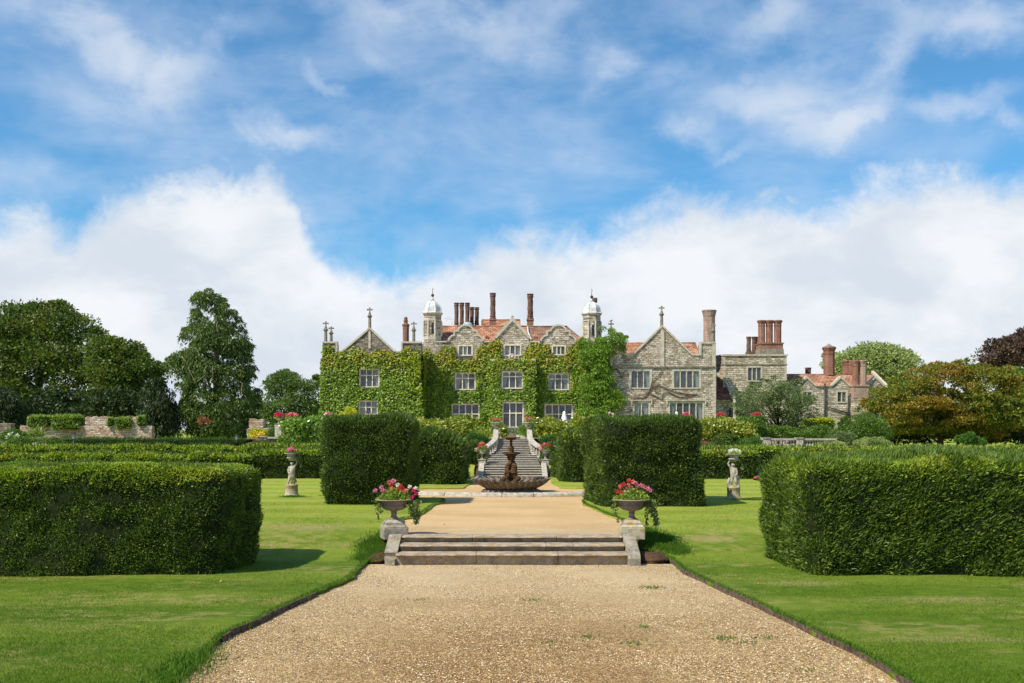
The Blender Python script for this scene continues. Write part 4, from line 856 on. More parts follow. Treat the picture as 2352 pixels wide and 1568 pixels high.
# plant pot half hidden beside the left yew cube, and the mower by the right hedge
x, y, z = X(951.5, 40), 40.0, .42; root = thing('plant_pot', 'tall dark terracotta pot just right of the left yew cube', 'pot', (x, y, z)); b = MB()
b.lathe(x, y, [(.10, z), (.12, z + .02), (.13, z + .30), (.15, z + .36), (.15, z + .40), (.11, z + .38)], 16); b.build('body', TERRA, root)
mx, my = X(1747, 46.6), 46.6; root = thing('lawn_mower', 'dark garden mower with red deck half hidden behind the right hedge', 'mower', (mx, my, .45)); b = MB()
b.prism_y([(mx - .30, .57), (mx + .42, .54), (mx + .42, .62), (mx - .22, .66)], my - .22, my + .22); b.build('deck', REDP, root)
b = MB(); b.lathe(mx + .08, my, [(.16, .62), (.19, .68), (.17, .80), (.12, .88), (.04, .90)], 14); b.build('engine_hood', BLUEP, root)
for dx, dy in ((-.2, -.25), (.3, -.25), (-.2, .25), (.3, .25)):
    b = MB(); b.tube([(mx + dx, my + dy - .025, .54), (mx + dx, my + dy + .025, .54)], .09, 14, False); b.build('wheel', IRON, root)
b = MB(); b.tube([(mx + .4, my, .62), (mx + .85, my, 1.15)], .015, 5); b.build('handle', IRON, root)

# ------------------------------------------------------------------ yew hedges
hedge('hedge', 'long clipped dark green yew hedge at the near left', [(-14.5, 19.6), (-5.88, 19.6), (-5.50, 21.8), (-14.5, 21.8)], 0.0, 2.06, 2900, .042, YEW_NEAR, .24, .13, 1, 'near yew hedges', sprig=.25, top_mat=YEW_GOLD_LIT, top_frac=1.3)
hedge('hedge', 'long clipped green yew hedge at the near right, with feathery tips', [(5.86, 19.55), (15.5, 19.55), (15.5, 22.6), (5.58, 22.4)], 0.0, 2.26, 2600, .050, YEW_NEAR, .36, .17, 2, 'near yew hedges', sprig=.55, lean=(.45, 0, .75), lmul=2.5, top_mat=YEW_GOLD_LIT, top_frac=1.1)
hedge('hedge', 'tall dark yew cube left of the fountain', [(-6.0, 31.75), (-3.32, 31.75), (-3.25, 34.5), (-6.1, 34.5)], .45, 3.22, 1500, .062, YEW_MID, .28, .20, 3, 'yew cubes by the fountain', up=.5, sprig=.45)
hedge('hedge', 'tall dark yew cube right of the fountain', [(2.90, 30.9), (5.95, 30.9), (5.9, 34.6), (2.40, 34.1)], .45, 3.18, 1500, .062, YEW_MID, .28, .20, 4, 'yew cubes by the fountain', up=.5, sprig=.45)
hedge('hedge', 'rounded yew block behind the left cube, nearest the left lawn strip', [(-6.2, 43.4), (-2.35, 43.4), (-2.2, 46.2), (-6.2, 46.2)], .45, 2.66, 560, .10, YEW_MID, .55, .2, 5, 'yew blocks towards the staircase', up=.5)
hedge('hedge', 'lower yew block peeping out right of the rounded left block', [(-4.0, 47.6), (-2.22, 47.6), (-2.2, 49.6), (-4.0, 49.6)], .45, 2.26, 500, .10, YEW_MID, .4, .15, 6, 'yew blocks towards the staircase')
hedge('hedge', 'small yew hedge behind the urn left of the far staircase', [(-3.1, 53.0), (-1.55, 53.0), (-1.55, 54.4), (-3.1, 54.4)], .9, 2.12, 500, .10, YEW_MID, .3, .15, 7, 'yew blocks towards the staircase')
hedge('hedge', 'small box-shaped hedge at the top left of the far staircase', [(-2.5, 56.0), (-1.35, 56.0), (-1.35, 57.2), (-2.5, 57.2)], 1.6, 2.45, 500, .09, BOX_GREEN, .25, .1, 8, 'yew blocks towards the staircase')
hedge('hedge', 'tall yellow-green yew block behind the right cube', [(2.32, 45.2), (6.2, 45.2), (6.2, 48.3), (2.22, 48.3)], .45, 2.70, 560, .10, YEW_MID, .5, .22, 9, 'yew blocks towards the staircase', up=.5, top_mat=YEW_GOLD_LIT, top_frac=.3)
hedge('hedge', 'narrow yew block peeping out left of the yellow-green block', [(2.10, 49.3), (3.6, 49.3), (3.6, 50.8), (2.10, 50.8)], .45, 1.70, 500, .10, YEW_MID, .3, .12, 10, 'yew blocks towards the staircase')
hedge('hedge', 'small yew hedge behind the urn right of the far staircase', [(1.65, 53.0), (3.3, 53.0), (3.3, 54.4), (1.65, 54.4)], .9, 2.02, 500, .10, YEW_MID, .3, .15, 11, 'yew blocks towards the staircase')
hedge('hedge', 'small box-shaped hedge at the top right of the far staircase', [(1.55, 56.0), (2.65, 56.0), (2.65, 57.2), (1.55, 57.2)], 1.6, 2.40, 500, .09, BOX_GREEN, .25, .1, 12, 'yew blocks towards the staircase')
hedge('hedge', 'far yew hedge behind the left lawn statue', [(-12.75, 48.3), (-6.4, 48.3), (-6.4, 50.2), (-12.75, 50.2)], .45, 1.78, 560, .09, YEW_MID, .3, .14, 13, 'low far hedges', top_mat=YEW_GOLD_LIT, top_frac=1.5)
hedge('hedge', 'far yew hedge behind the right lawn statue', [(6.6, 48.3), (11.95, 48.3), (11.95, 50.2), (6.6, 50.2)], .45, 1.76, 560, .09, YEW_MID, .3, .14, 14, 'low far hedges', top_mat=YEW_GOLD_LIT, top_frac=1.5)
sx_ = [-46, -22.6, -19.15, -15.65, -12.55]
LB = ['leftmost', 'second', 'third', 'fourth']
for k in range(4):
    hedge('hedge', '%s section from the left of the nearer low bright hedge row' % LB[k], [(sx_[k] + .1, 47.4), (sx_[k + 1] - .08, 47.4), (sx_[k + 1] - .08, 49.2), (sx_[k] + .1, 49.2)], .45, 1.55 + .05 * (k % 2), 330 if k else 200, .11, YEW_MID, .35, .16, 20 + k, 'low far hedges', top_mat=YEW_GOLD_LIT, top_frac=2.2)
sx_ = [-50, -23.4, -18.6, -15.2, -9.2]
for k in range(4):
    hedge('hedge', '%s section from the left of the farther low bright hedge row' % LB[k], [(sx_[k] + .1, 54.0), (sx_[k + 1] - .06, 54.0), (sx_[k + 1] - .06, 55.8), (sx_[k] + .1, 55.8)], .45, 1.84 + .04 * (k % 2), 260 if k else 170, .12, YEW_MID, .35, .14, 30 + k, 'low far hedges', top_mat=YEW_GOLD_LIT, top_frac=1.9)
hedge('hedge', 'long low yew hedge running behind the near right hedge', [(9.6, 54.0), (50, 54.0), (50, 55.6), (9.6, 55.6)], .45, 1.80, 200, .12, YEW_MID, .35, .14, 41, 'low far hedges', top_mat=YEW_GOLD_LIT, top_frac=1.6)
hedge('hedge', 'thin sharply clipped box hedge in front of the ruined wall', [(-28, 62), (-15.6, 62), (-15.6, 62.6), (-28, 62.6)], 1.5, 2.24, 420, .08, BOX_GREEN, .08, .03, 42)

# ------------------------------------------------------------------ far staircase
root = thing('garden_staircase', 'pale stone staircase rising in flights behind the fountain', 'staircase', (0, 49.6, .45))
fl = [(49.6, 51.7, .45, .98, 5, 1.46, 1.46), (51.95, 54.2, .98, 1.49, 6, 1.42, 1.20), (54.3, 57.3, 1.49, 2.32, 9, .93, .86)]; x0 = .04
for y0, y1, z0, z1, n, w0, w1 in fl:
    for k in range(n):
        yy = y0 + (y1 - y0) * k / n; dy = (y1 - y0) / n; zt = z0 + (z1 - z0) * (k + 1) / n; w = w0 + (w1 - w0) * k / n; b = MB()
        last = dy + (.32 if k == n - 1 else .06)
        b.prism_x([(yy + .12, zt - .2), (yy + .12, zt - .036), (yy, zt - .032), (yy, zt), (yy + last + .02, zt), (yy + last + .02, zt - .2)], x0 - w, x0 + w); b.build('step', PALE, root)
for s_ in (-1, 1):
    b = MB(); b.prism_x([(49.45, .40), (49.45, .56), (51.6, 1.12), (51.75, 1.12), (51.75, .40)], x0 + s_ * 1.6 - .13, x0 + s_ * 1.6 + .13); b.build('cheek_slab', PALE, root)
    Pth = [Vector((x0 + s_ * (.96 if i < 5 else .96 + .50 * ((i - 5) / 5) ** 1.6), 57.5 - .36 * i, 2.92 - .098 * i)) for i in range(11)]
    b = MB(); V = []; F = []
    for i, p in enumerate(Pth):
        w = .14 + .02 * i / 10
        for dx, dz in ((-w, -.10), (w, -.10), (w, 0), (-w, 0)): V.append((p.x + dx, p.y, p.z + dz))
    for i in range(10):
        for k in range(4): F.append((i * 4 + k, i * 4 + (k + 1) % 4, (i + 1) * 4 + (k + 1) % 4, (i + 1) * 4 + k))
    F += [(3, 2, 1, 0), (40, 41, 42, 43)]; b.add(V, F); b.build('handrail', PALE, root)
    b = MB(); b.box(x0 + s_ * .97 - .16, x0 + s_ * .97 + .16, 57.3, 57.62, 2.2, 2.90); b.build('top_post', PALE, root)
    for i in (1, 2, 3, 4, 5, 6, 7, 8, 9, 10):
        p = Pth[i]; h = .50; zb = p.z - .1 - h; b = MB(); b.lathe(p.x, p.y, [(.05, zb), (.05, zb + .04), (.03, zb + .07), (.072, zb + .18), (.07, zb + .24), (.03, zb + .36), (.025, zb + .42), (.05, zb + .45), (.05, zb + h)], 8); b.build('baluster', PALE, root)
    b = MB(); V = []; F = []
    for i, p in enumerate(Pth):
        for dx, dz in ((-.14, -1.2), (.14, -1.2), (.14, -.60), (-.14, -.60)): V.append((p.x + dx, p.y, p.z + dz))
    for i in range(10):
        for k in range(4): F.append((i * 4 + k, i * 4 + (k + 1) % 4, (i + 1) * 4 + (k + 1) % 4, (i + 1) * 4 + k))
    F += [(3, 2, 1, 0), (40, 41, 42, 43)]; b.add(V, F); b.build('plinth_wall', PALE, root)
# lavender pot at the head of the stairs
x, y, z = X(1174, 62), 62.0, 2.36; root = thing('plant_pot', 'small dark trough of grey-green lavender at the head of the stairs', 'planter', (x, y, z))
b = MB(); b.box(x - .33, x + .33, y - .15, y + .15, z, z + .25); b.build('body', URN, root); rng = np.random.default_rng(5); q = rng.normal(size=(900, 3)) * np.array([.28, .14, .10]) + np.array([x, y, z + .38])
leaves('foliage', q, rng.normal(size=(900, 3)) * .5 + np.array([0, 0, 1]), .14 * np.ones(900), .02 * np.ones(900), SAGE, root, rng)

# ------------------------------------------------------------------ balustrades on the terrace edge
def balustrade(label, px0, px1, posts, Y, n, ztop, zbase):
    root = thing('balustrade', label, 'balustrade', (X(px0, Y), Y, zbase), 'stone balustrades of the terrace'); x0, x1 = X(px0, Y), X(px1, Y)
    b = MB(); b.box(x0, x1, Y - .16, Y + .16, ztop - .11, ztop); b.build('rail', PALE, root)
    b = MB(); b.box(x0, x1, Y - .14, Y + .14, zbase, zbase + .12); b.build('base_course', PALE, root)
    pr = [(X(a, Y), X(c, Y)) for a, c in posts]
    for a, c in pr: b = MB(); b.box(a, c, Y - .19, Y + .19, zbase - .4, ztop - .112); b.box(a - .04, c + .04, Y - .22, Y + .22, ztop + .002, ztop + .05); b.build('post', PALE, root)
    z0 = zbase + .12; h = ztop - .11 - z0
    for k in range(n):
        x = x0 + (x1 - x0) * (k + .5) / n
        if any(a - .06 < x < c + .06 for a, c in pr): continue
        b = MB(); b.lathe(x, Y, [(.07, z0), (.07, z0 + h * .08), (.035, z0 + h * .14), (.09, z0 + h * .34), (.085, z0 + h * .48), (.04, z0 + h * .72), (.035, z0 + h * .86), (.065, z0 + h * .9), (.065, z0 + h)], 8); b.build('baluster', PALE, root)
balustrade('stone balustrade below the grey-green tree on the right', 1750, 1920, [(1752, 1766), (1828, 1843)], 59.5, 27, Z(1006.5, 59.5), 1.55)
balustrade('short stone balustrade beside the pale laurel on the left', 600, 663, [(646, 664), (600, 612)], 60.5, 11, Z(1003, 60.5), 1.55)
for px, lab in ((592, 'larger left'), (603, 'smaller right')):
    Yb = 60.0 - (px - 592) * .04; x = X(px, Yb); zt_ = Z(1006 if px < 600 else 1009, Yb); root = thing('stone_urn', '%s empty stone bowl at the end of the left balustrade' % lab, 'urn', (x, Yb, zt_ - .9), 'empty stone bowls')
    b = MB(); b.lathe(x, Yb, [(.2, zt_ - .75), (.18, zt_ - .6), (.09, zt_ - .5), (.1, zt_ - .3), (.25, zt_ - .2), (.34, zt_ - .06), (.40, zt_ - .03), (.40, zt_), (.3, zt_ - .02)], 18); b.build('bowl', URN, root)

# ------------------------------------------------------------------ lamp posts
def lamp(px, py_top, Y, label):
    x = X(px, Y); zt_ = Z(py_top, Y); zb = ground_z(x, Y); root = thing('lamp_post', label, 'lamp', (x, Y, zb), 'small garden lamp posts')
    b = MB(); b.tube([(x, Y, zb), (x, Y, zt_ - .33)], .03, 8); b.build('post', IRON, root)
    b = MB(); b.prism_z([(x + .07 * math.cos(a), Y + .07 * math.sin(a)) for a in [k * math.pi / 3 for k in range(6)]], zt_ - .33, zt_ - .11, 1.5); b.build('lantern_glass', LAMPG, root)
    b = MB(); b.prism_z([(x + .14 * math.cos(a), Y + .14 * math.sin(a)) for a in [k * math.pi / 3 for k in range(6)]], zt_ - .108, zt_ - .02, .25); b.sphere((x, Y, zt_), .025, 5); b.build('cap', IRON, root)
lamp(169, 995, 61.0, 'black lantern post in front of the ruined wall'); lamp(544, 997, 61.0, 'dark lantern post at the foot of the tall cypress')

# ------------------------------------------------------------------ ruined wall on the left
YR = 75.0
root = thing('ruined_wall', 'ruined pink brick and stone wall with block-like stubs on top', 'wall', (X(200, YR), YR, 1.6))
def ruin_part(name, px0, px1, py0, py1, Y, d=.6, seed=1, mat=RUIN):
    x0_, x1_, z1_, z0_ = X(px0, Y), X(px1, Y), Z(py0, Y), Z(py1, Y); nx = max(3, int((x1_ - x0_) / .18)); nz = max(3, int((z1_ - z0_) / .15)); rr = np.random.default_rng(seed)
    xs = np.linspace(x0_, x1_, nx + 1); zs = np.linspace(z0_, z1_, nz + 1); V = []; F = []
    for s2, yy in ((0, Y - d / 2), (1, Y + d / 2)):
        for j, z in enumerate(zs):
            for i, x in enumerate(xs):
                e = 1 if (i in (0, nx)) else 0; V.append((x + e * rr.uniform(-.05, .05), yy + rr.uniform(-.012, .012), z + (rr.uniform(-.08, .05) if j == nz else 0)))
    m_ = (nx + 1) * (nz + 1); idx = lambda s2, j, i: s2 * m_ + j * (nx + 1) + i
    for j in range(nz):
        for i in range(nx): F.append((idx(0, j, i), idx(0, j, i + 1), idx(0, j + 1, i + 1), idx(0, j + 1, i))); F.append((idx(1, j, i), idx(1, j + 1, i), idx(1, j + 1, i + 1), idx(1, j, i + 1)))
    for i in range(nx): F.append((idx(0, nz, i), idx(0, nz, i + 1), idx(1, nz, i + 1), idx(1, nz, i)))
    for j in range(nz): F.append((idx(0, j, 0), idx(0, j + 1, 0), idx(1, j + 1, 0), idx(1, j, 0))); F.append((idx(0, j, nx), idx(1, j, nx), idx(1, j + 1, nx), idx(0, j + 1, nx)))
    b = MB(); b.add(V, F); return b.build(name, mat, root)
ruin_part('wall_base', 50, 352, 977.5, 1022, YR, .6, 1)
for k, (a, c, t_) in enumerate(((66, 110, 957), (124, 180, 957.5), (199, 253, 957), (268, 324, 957))): ruin_part('raised_stub', a, c, t_, 978, YR, .55, 3 + k)
root = thing('ruined_wall', 'grey stub of old wall at the far left edge', 'wall', (X(10, 70), 70, 1.6)); ruin_part('wall_base', -60, 30, 972, 1025, 70.0, .6, 9, STONE_D)
root = thing('ruined_wall', 'broken pink stone wall stub between the cypress and the ash', 'wall', (X(600, 78), 78, 1.6)); ruin_part('wall_base', 570, 641, 982, 1015, 78.0, .6, 11); ruin_part('raised_stub', 575, 606, 962, 983, 78.0, .55, 12)
def wx(px, Y=YR - .45): return X(px, Y)
for k, (a, c, t_, b_, lab) in enumerate(((64, 112, 955, 979, 'first wall stub from the left'), (120, 182, 956, 986, 'second wall stub from the left'), (246, 255, 958, 979, 'right end of the third wall stub'), (266, 300, 962, 984, 'left half of the fourth wall stub'), (316, 326, 957, 977, 'right end of the fourth wall stub'))):
    hedge('ivy_mat', 'dense yellow-green ivy mat clothing the %s' % lab, [(wx(a), YR - .62), (wx(c), YR - .62), (wx(c), YR + .35), (wx(a), YR + .35)], Z(b_, YR), Z(t_, YR), 420, .10, LAUREL, .2, .12, 60 + k, 'ivy mats on the ruined wall', 'ivy', top_mat=YEW_GOLD_LIT, top_frac=.5, step=.15)
# cordyline / yucca clump
def spiky(px, py, Y, label, n, ln, seed, mat=YUCCA):
    rng = np.random.default_rng(seed); x, _, z = Wp(px, py, Y); root = thing('spiky_plant', label, 'plant', (x, Y, z)); P = np.repeat([[x, Y, z]], n, 0) + rng.normal(size=(n, 3)) * np.array([.25, .2, .05])
    th = rng.random(n) * 6.28; el = .15 + 1.3 * rng.random(n); D = np.stack([np.cos(th) * np.cos(el), np.sin(th) * np.cos(el), np.sin(el)], 1); L = ln * (.6 + .5 * rng.random(n)); V = []; F = []
    for p, d, l in zip(P, D, L):
        b0 = len(V); sd = np.cross(d, [0, 0, 1.0]); sd = sd / (np.linalg.norm(sd) + 1e-6)
        for t_, w in ((0, .03), (.4, .04), (.75, .028), (1, .004)):
            c = p + d * l * t_ + np.array([0, 0, -.35 * l * t_ ** 2.2]); V += [c - sd * w, c + sd * w]
        F += [(b0 + 2 * k, b0 + 2 * k + 1, b0 + 2 * k + 3, b0 + 2 * k + 2) for k in range(3)]
    arr('leaves', np.array(V), np.array(F), mat, root)
    return root
spiky(80, 1002, 66, 'spiky yellow-green yucca clump in front of the ruined wall', 260, 1.0, 3)

# ================================================================== the manor
YM, YL, YB, YRW, YT, YC = 88.0, 85.4, 86.7, 87.0, 90.0, 91.0     # main front, left wing, bay, right wing, tower, cottage range
HB = 1.35
manor = thing('manor_house', 'large gabled stone manor house with creeper-clad front, domed turrets and tall chimneys', 'manor house', (X(1180, YM), YM, HB))
def P2D(pts, Y): return [(X(a, Y), Z(b, Y)) for a, b in pts]
def wall_y(name, outer, holes, yf, mat, root, depth=.4, rev=.28, label=None):
    rings = [[Vector((x, z, 0)) for x, z in outer]] + [[Vector((a, c, 0)), Vector((b_, c, 0)), Vector((b_, d, 0)), Vector((a, d, 0))] for a, b_, c, d in holes]
    tris = tessellate_polygon(rings); flat = [p for r in rings for p in r]; V = [(p.x, yf, p.y) for p in flat]; F = []
    for t in tris:
        a, b_, c = [V[i] for i in t]; cr = (b_[0] - a[0]) * (c[2] - a[2]) - (b_[2] - a[2]) * (c[0] - a[0]); F.append(tuple(t) if cr > 0 else tuple(t[::-1]))
    n = len(outer); b0 = len(V); V += [(x, yf + depth, z) for x, z in outer]; F += [(i, (i + 1) % n, b0 + (i + 1) % n, b0 + i) for i in range(n)]
    F.append(tuple(b0 + i for i in range(n)))
    k = n
    for h in holes:
        b1 = len(V); V += [(p.x, yf + rev, p.y) for p in rings[1 + (k - n) // 4]]; F += [(k + i, b1 + i, b1 + (i + 1) % 4, k + (i + 1) % 4) for i in range(4)]; k += 4
    b = MB(); b.add(V, F); o = b.build(name, mat, root)
    if label: o['label'] = label
    return o
def window(root, px0, px1, py0, py1, Y, lights, transom=None, arched=False, curtain=None, hood=False, stone=None, jw=.13, sill=.10):
    """stone-framed mullioned window; returns the hole rectangle (x0,x1,z0,z1)"""
    x0, x1, zt, zb = X(px0, Y), X(px1, Y), Z(py0, Y), Z(py1, Y); st_ = stone or DRESS_W
    hx0, hx1, hz0, hz1 = x0 + jw, x1 - jw, zb + sill, zt - jw; yf = Y - .035; yb = Y + .10
    b = MB(); b.box(x0, hx0, yf, yb, zb, zt); b.box(hx1, x1, yf, yb, zb, zt); b.box(hx0, hx1, yf, yb, hz1, zt); b.box(hx0, hx1, yf - .04, yb, zb, hz0)
    lw = (hx1 - hx0) / lights; m = .045; tz = [Z(t_, Y) for t_ in (transom if hasattr(transom, '__len__') else [transom] if transom else [])]
    for k in range(1, lights): b.box(hx0 + lw * k - m, hx0 + lw * k + m, Y + .01, Y + .12, hz0, hz1)
    for t_ in tz:
        for k in range(lights): b.box(hx0 + lw * k + (m if k else 0), hx0 + lw * (k + 1) - (m if k < lights - 1 else 0), Y + .012, Y + .118, t_ - m, t_ + m)
    if arched:
        for k in range(lights):
            a0_, a1_ = hx0 + lw * k + (m if k else 0), hx0 + lw * (k + 1) - (m if k < lights - 1 else 0); c = (a0_ + a1_) / 2; w = (a1_ - a0_) / 2; rh = w * .62
            L_ = [(a0_, hz1)] + [(c - w * math.cos(t_ * math.pi / 12), hz1 - rh + rh * math.sin(t_ * math.pi / 12) - .01) for t_ in range(0, 7)] + [(c, hz1)]
            b.prism_y(L_[::-1], Y + .014, Y + .116); b.prism_y([(2 * c - x, z) for x, z in L_], Y + .014, Y + .116)
    if hood:
        b.box(x0 - .14, x1 + .14, Y - .14, Y + .02, zt + .03, zt + .12); b.box(x0 - .14, x0 - .03, Y - .13, Y + .02, zt - .28, zt + .028); b.box(x1 + .03, x1 + .14, Y - .13, Y + .02, zt - .28, zt + .028)
    fr = b.build('window', st_, root)
    b = MB(); b.add([(hx0, Y + .09, hz0), (hx1, Y + .09, hz0), (hx1, Y + .09, hz1), (hx0, Y + .09, hz1)], [(0, 1, 2, 3)]); b.build('pane', GLASS, fr)
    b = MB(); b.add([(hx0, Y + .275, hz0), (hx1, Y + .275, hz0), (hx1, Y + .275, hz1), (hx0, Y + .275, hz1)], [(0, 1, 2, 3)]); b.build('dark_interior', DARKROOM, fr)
    for c in (curtain or []):   # (light index, 'L'/'R'/'full')
        k, sd = c; a0_, a1_ = hx0 + lw * k, hx0 + lw * (k + 1); N_ = 8; V = []; Hh = hz1 - hz0
        for j in range(7):
            t_ = j / 6; w = 1.0 if sd == 'full' else (.95 - .62 * t_ if t_ < .85 else .45)
            for i in range(N_ + 1): u = i / N_ * w; u = u if sd != 'R' else 1 - u; V.append((a0_ + (a1_ - a0_) * u, Y + .19 + .025 * math.sin(i * 2.4), hz1 - Hh * t_))
        b = MB(); b.add(V, [(j * (N_ + 1) + i, j * (N_ + 1) + i + 1, (j + 1) * (N_ + 1) + i + 1, (j + 1) * (N_ + 1) + i) for j in range(6) for i in range(N_)]); b.build('curtain', CURTAIN, fr)
    return (x0 + .03, x1 - .03, zb + .03, zt - .03), (px0, px1, py0, py1)
def coping(root, pts, Y, th=.16, mat=DRESS, y0=-.10, y1=.50): b = MB(); b.strip_y(P2D(pts, Y), th, Y + y0, Y + y1); return b.build('coping', mat, root)
def finial(px, pt, pb, Y, root=None, tilt=0.0, name='finial'):
    x, zt_, zb = X(px, Y), Z(pt, Y), Z(pb, Y); h = zt_ - zb; y = Y + .15; b = MB()
    oc = lambda r, yy=y: [(x + r * math.cos(math.pi / 8 + k * math.pi / 4), yy + r * math.sin(math.pi / 8 + k * math.pi / 4)) for k in range(8)]
    b.prism_z(oc(.145), zb - .05, zb + h * .58, .88); b.prism_z(oc(.19), zb + h * .582, zb + h * .62, 1.2); b.prism_z(oc(.225), zb + h * .622, zb + h * .65); b.prism_z(oc(.16), zb + h * .652, zb + h * .85, .34)
    b.box(x - .05, x + .05, y - .05, y + .05, zb + h * .85, zt_); zc = zb + h * .93
    b.box(x - .19, x - .052, y - .05, y + .05, zc - .055, zc + .055); b.box(x + .052, x + .19, y - .05, y + .05, zc - .055, zc + .055)
    for dx, dz in ((-.19, 0), (.19, 0), (0, h * .07)): b.sphere((x + dx, y, zc + dz), .075, 4)
    return b.build(name, WEATHER, root or manor)
def octp(x, y, r, rot=math.pi / 8, n=8): return [(x + r * math.cos(rot + k * 2 * math.pi / n), y + r * math.sin(rot + k * 2 * math.pi / n)) for k in range(n)]
def chimney_twist(px0, px1, pt, pb, Y, mat, root=None, base=None, tw=5.0):
    """round Tudor shaft with spiral ribs, moulded cap and base"""
    x = (X(px0, Y) + X(px1, Y)) / 2; r = (X(px1, Y) - X(px0, Y)) / 2 * .74; zt_, zb = Z(pt, Y), Z(pb, Y); h = zt_ - zb; b = MB(); n = 32; pr = []
    for k in range(46): pr.append((r, zb + h * (.13 + .72 * k / 45)))
    b.lathe(x, Y, pr, n, True, 0, lambda rr, z, a: (rr * (1 + .13 * abs(math.cos(a * 3 + z * tw)) * abs(math.cos(a * 3 - z * tw * .35)) + .05 * math.cos(a * 3 + z * tw)), z))
    R0 = r * 1.36; b.lathe(x, Y, [(r * 1.05, zb + h * .845), (R0 * .95, zb + h * .875), (R0 * .95, zb + h * .905), (r * 1.15, zb + h * .915), (r * 1.15, zb + h * .945), (R0, zb + h * .962), (R0, zb + h * .985), (R0 * .86, zb + h)], 16, False)
    b.lathe(x, Y, [(R0, zb - .1), (R0, zb + h * .04), (r * 1.12, zb + h * .06), (r * 1.12, zb + h * .10), (R0 * .95, zb + h * .11), (R0 * .9, zb + h * .14), (r, zb + h * .155)], 8, False)
    o = b.build('chimney_shaft' if base is not None else 'chimney', mat, base or root or manor); return o
def chimney_oct(px0, px1, pt, pb, Y, mat, root, name='chimney', n=8, cap=1.0):
    x = (X(px0, Y) + X(px1, Y)) / 2; Rr = (X(px1, Y) - X(px0, Y)) / 2; zt_, zb = Z(pt, Y), Z(pb, Y); h = zt_ - zb; r = Rr * .80; b = MB()
    b.prism_z(octp(x, Y, r * 1.08), zb, zb + h * .05); b.prism_z(octp(x, Y, r), zb + h * .052, zb + h * .74)
    b.prism_z(octp(x, Y, r * 1.08), zb + h * .742, zb + h * .768); b.prism_z(octp(x, Y, r * 1.0), zb + h * .77, zb + h * .84)
    for k in range(5): b.prism_z(octp(x, Y, r * (1.04 + .055 * k * cap)), zb + h * (.842 + .026 * k), zb + h * (.866 + .026 * k))
    b.prism_z(octp(x, Y, r * 1.2), zb + h * .972, zt_, .9); return b.build(name, mat, root)

# ---- windows (measured on the photograph) : holes are cut where they stand
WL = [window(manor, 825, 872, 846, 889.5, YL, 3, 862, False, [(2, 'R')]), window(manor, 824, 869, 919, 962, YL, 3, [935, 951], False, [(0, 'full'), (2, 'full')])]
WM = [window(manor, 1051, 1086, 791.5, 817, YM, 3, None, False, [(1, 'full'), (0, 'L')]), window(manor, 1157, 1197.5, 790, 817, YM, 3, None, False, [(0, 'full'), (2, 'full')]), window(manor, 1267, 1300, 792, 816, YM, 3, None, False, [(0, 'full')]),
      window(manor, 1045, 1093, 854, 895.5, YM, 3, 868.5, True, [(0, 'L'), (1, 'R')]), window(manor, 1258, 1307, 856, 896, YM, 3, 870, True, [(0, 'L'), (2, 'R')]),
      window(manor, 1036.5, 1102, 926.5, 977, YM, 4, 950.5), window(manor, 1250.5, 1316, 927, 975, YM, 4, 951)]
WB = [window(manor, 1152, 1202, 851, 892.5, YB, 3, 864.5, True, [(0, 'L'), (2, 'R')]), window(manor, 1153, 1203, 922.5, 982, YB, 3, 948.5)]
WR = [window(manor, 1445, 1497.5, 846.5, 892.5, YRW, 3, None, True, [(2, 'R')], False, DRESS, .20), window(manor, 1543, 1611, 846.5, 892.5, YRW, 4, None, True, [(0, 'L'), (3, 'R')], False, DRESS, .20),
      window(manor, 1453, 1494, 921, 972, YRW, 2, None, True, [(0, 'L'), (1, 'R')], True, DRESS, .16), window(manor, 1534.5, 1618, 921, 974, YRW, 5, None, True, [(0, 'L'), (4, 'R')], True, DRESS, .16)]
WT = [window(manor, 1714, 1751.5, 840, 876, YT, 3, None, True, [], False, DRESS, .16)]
hs = lambda W_: [w[0] for w in W_]

dutch = [(-39, 786), (-37, 779), (-31.5, 773), (-24, 770.5), (-24, 761.5), (-16.5, 761), (-14, 755), (-8.5, 750), (0, 748.2), (8.5, 750), (14, 755), (16.5, 761), (24, 761.5), (24, 770.5), (31.5, 773), (37, 779), (39, 786)]
dg = lambda c: [(c + a, b_) for a, b_ in dutch]
top = [(966, 800), (968, 786)] + dg(1069.5) + [(1137, 786), (1137, 774), (1177, 734), (1216.5, 774), (1216.5, 786)] + dg(1282.7) + [(1402, 786)]
outer = P2D([(966, 1004), (1402, 1004)] + top[::-1], YM); wall_y('wall', outer, hs(WM), YM, STONE, manor)
coping(manor, dg(1069.5), YM, .15, DRESS, -.10, .45); coping(manor, dg(1282.7), YM, .15, DRESS, -.10, .45)
coping(manor, [(1108.6, 786), (1136, 786)], YM, .12); coping(manor, [(1217.5, 786), (1243.5, 786)], YM, .12); coping(manor, [(1322, 786), (1345, 786)], YM, .12); coping(manor, [(1000, 786), (1030, 786)], YM, .12)
coping(manor, [(1136, 777), (1141, 777), (1177, 737), (1213, 777), (1218, 777)], YM, .26, DRESS, -.12, .5)
b = MB(); x_ = X(1177, YM); z_ = Z(733, YM); b.lathe(x_, YM + .15, [(.10, z_), (.07, z_ + .08), (.05, z_ + .14), (.11, z_ + .2), (.11, z_ + .27), (.03, z_ + .34)], 10); b.build('ball_finial', WEATHER, manor)
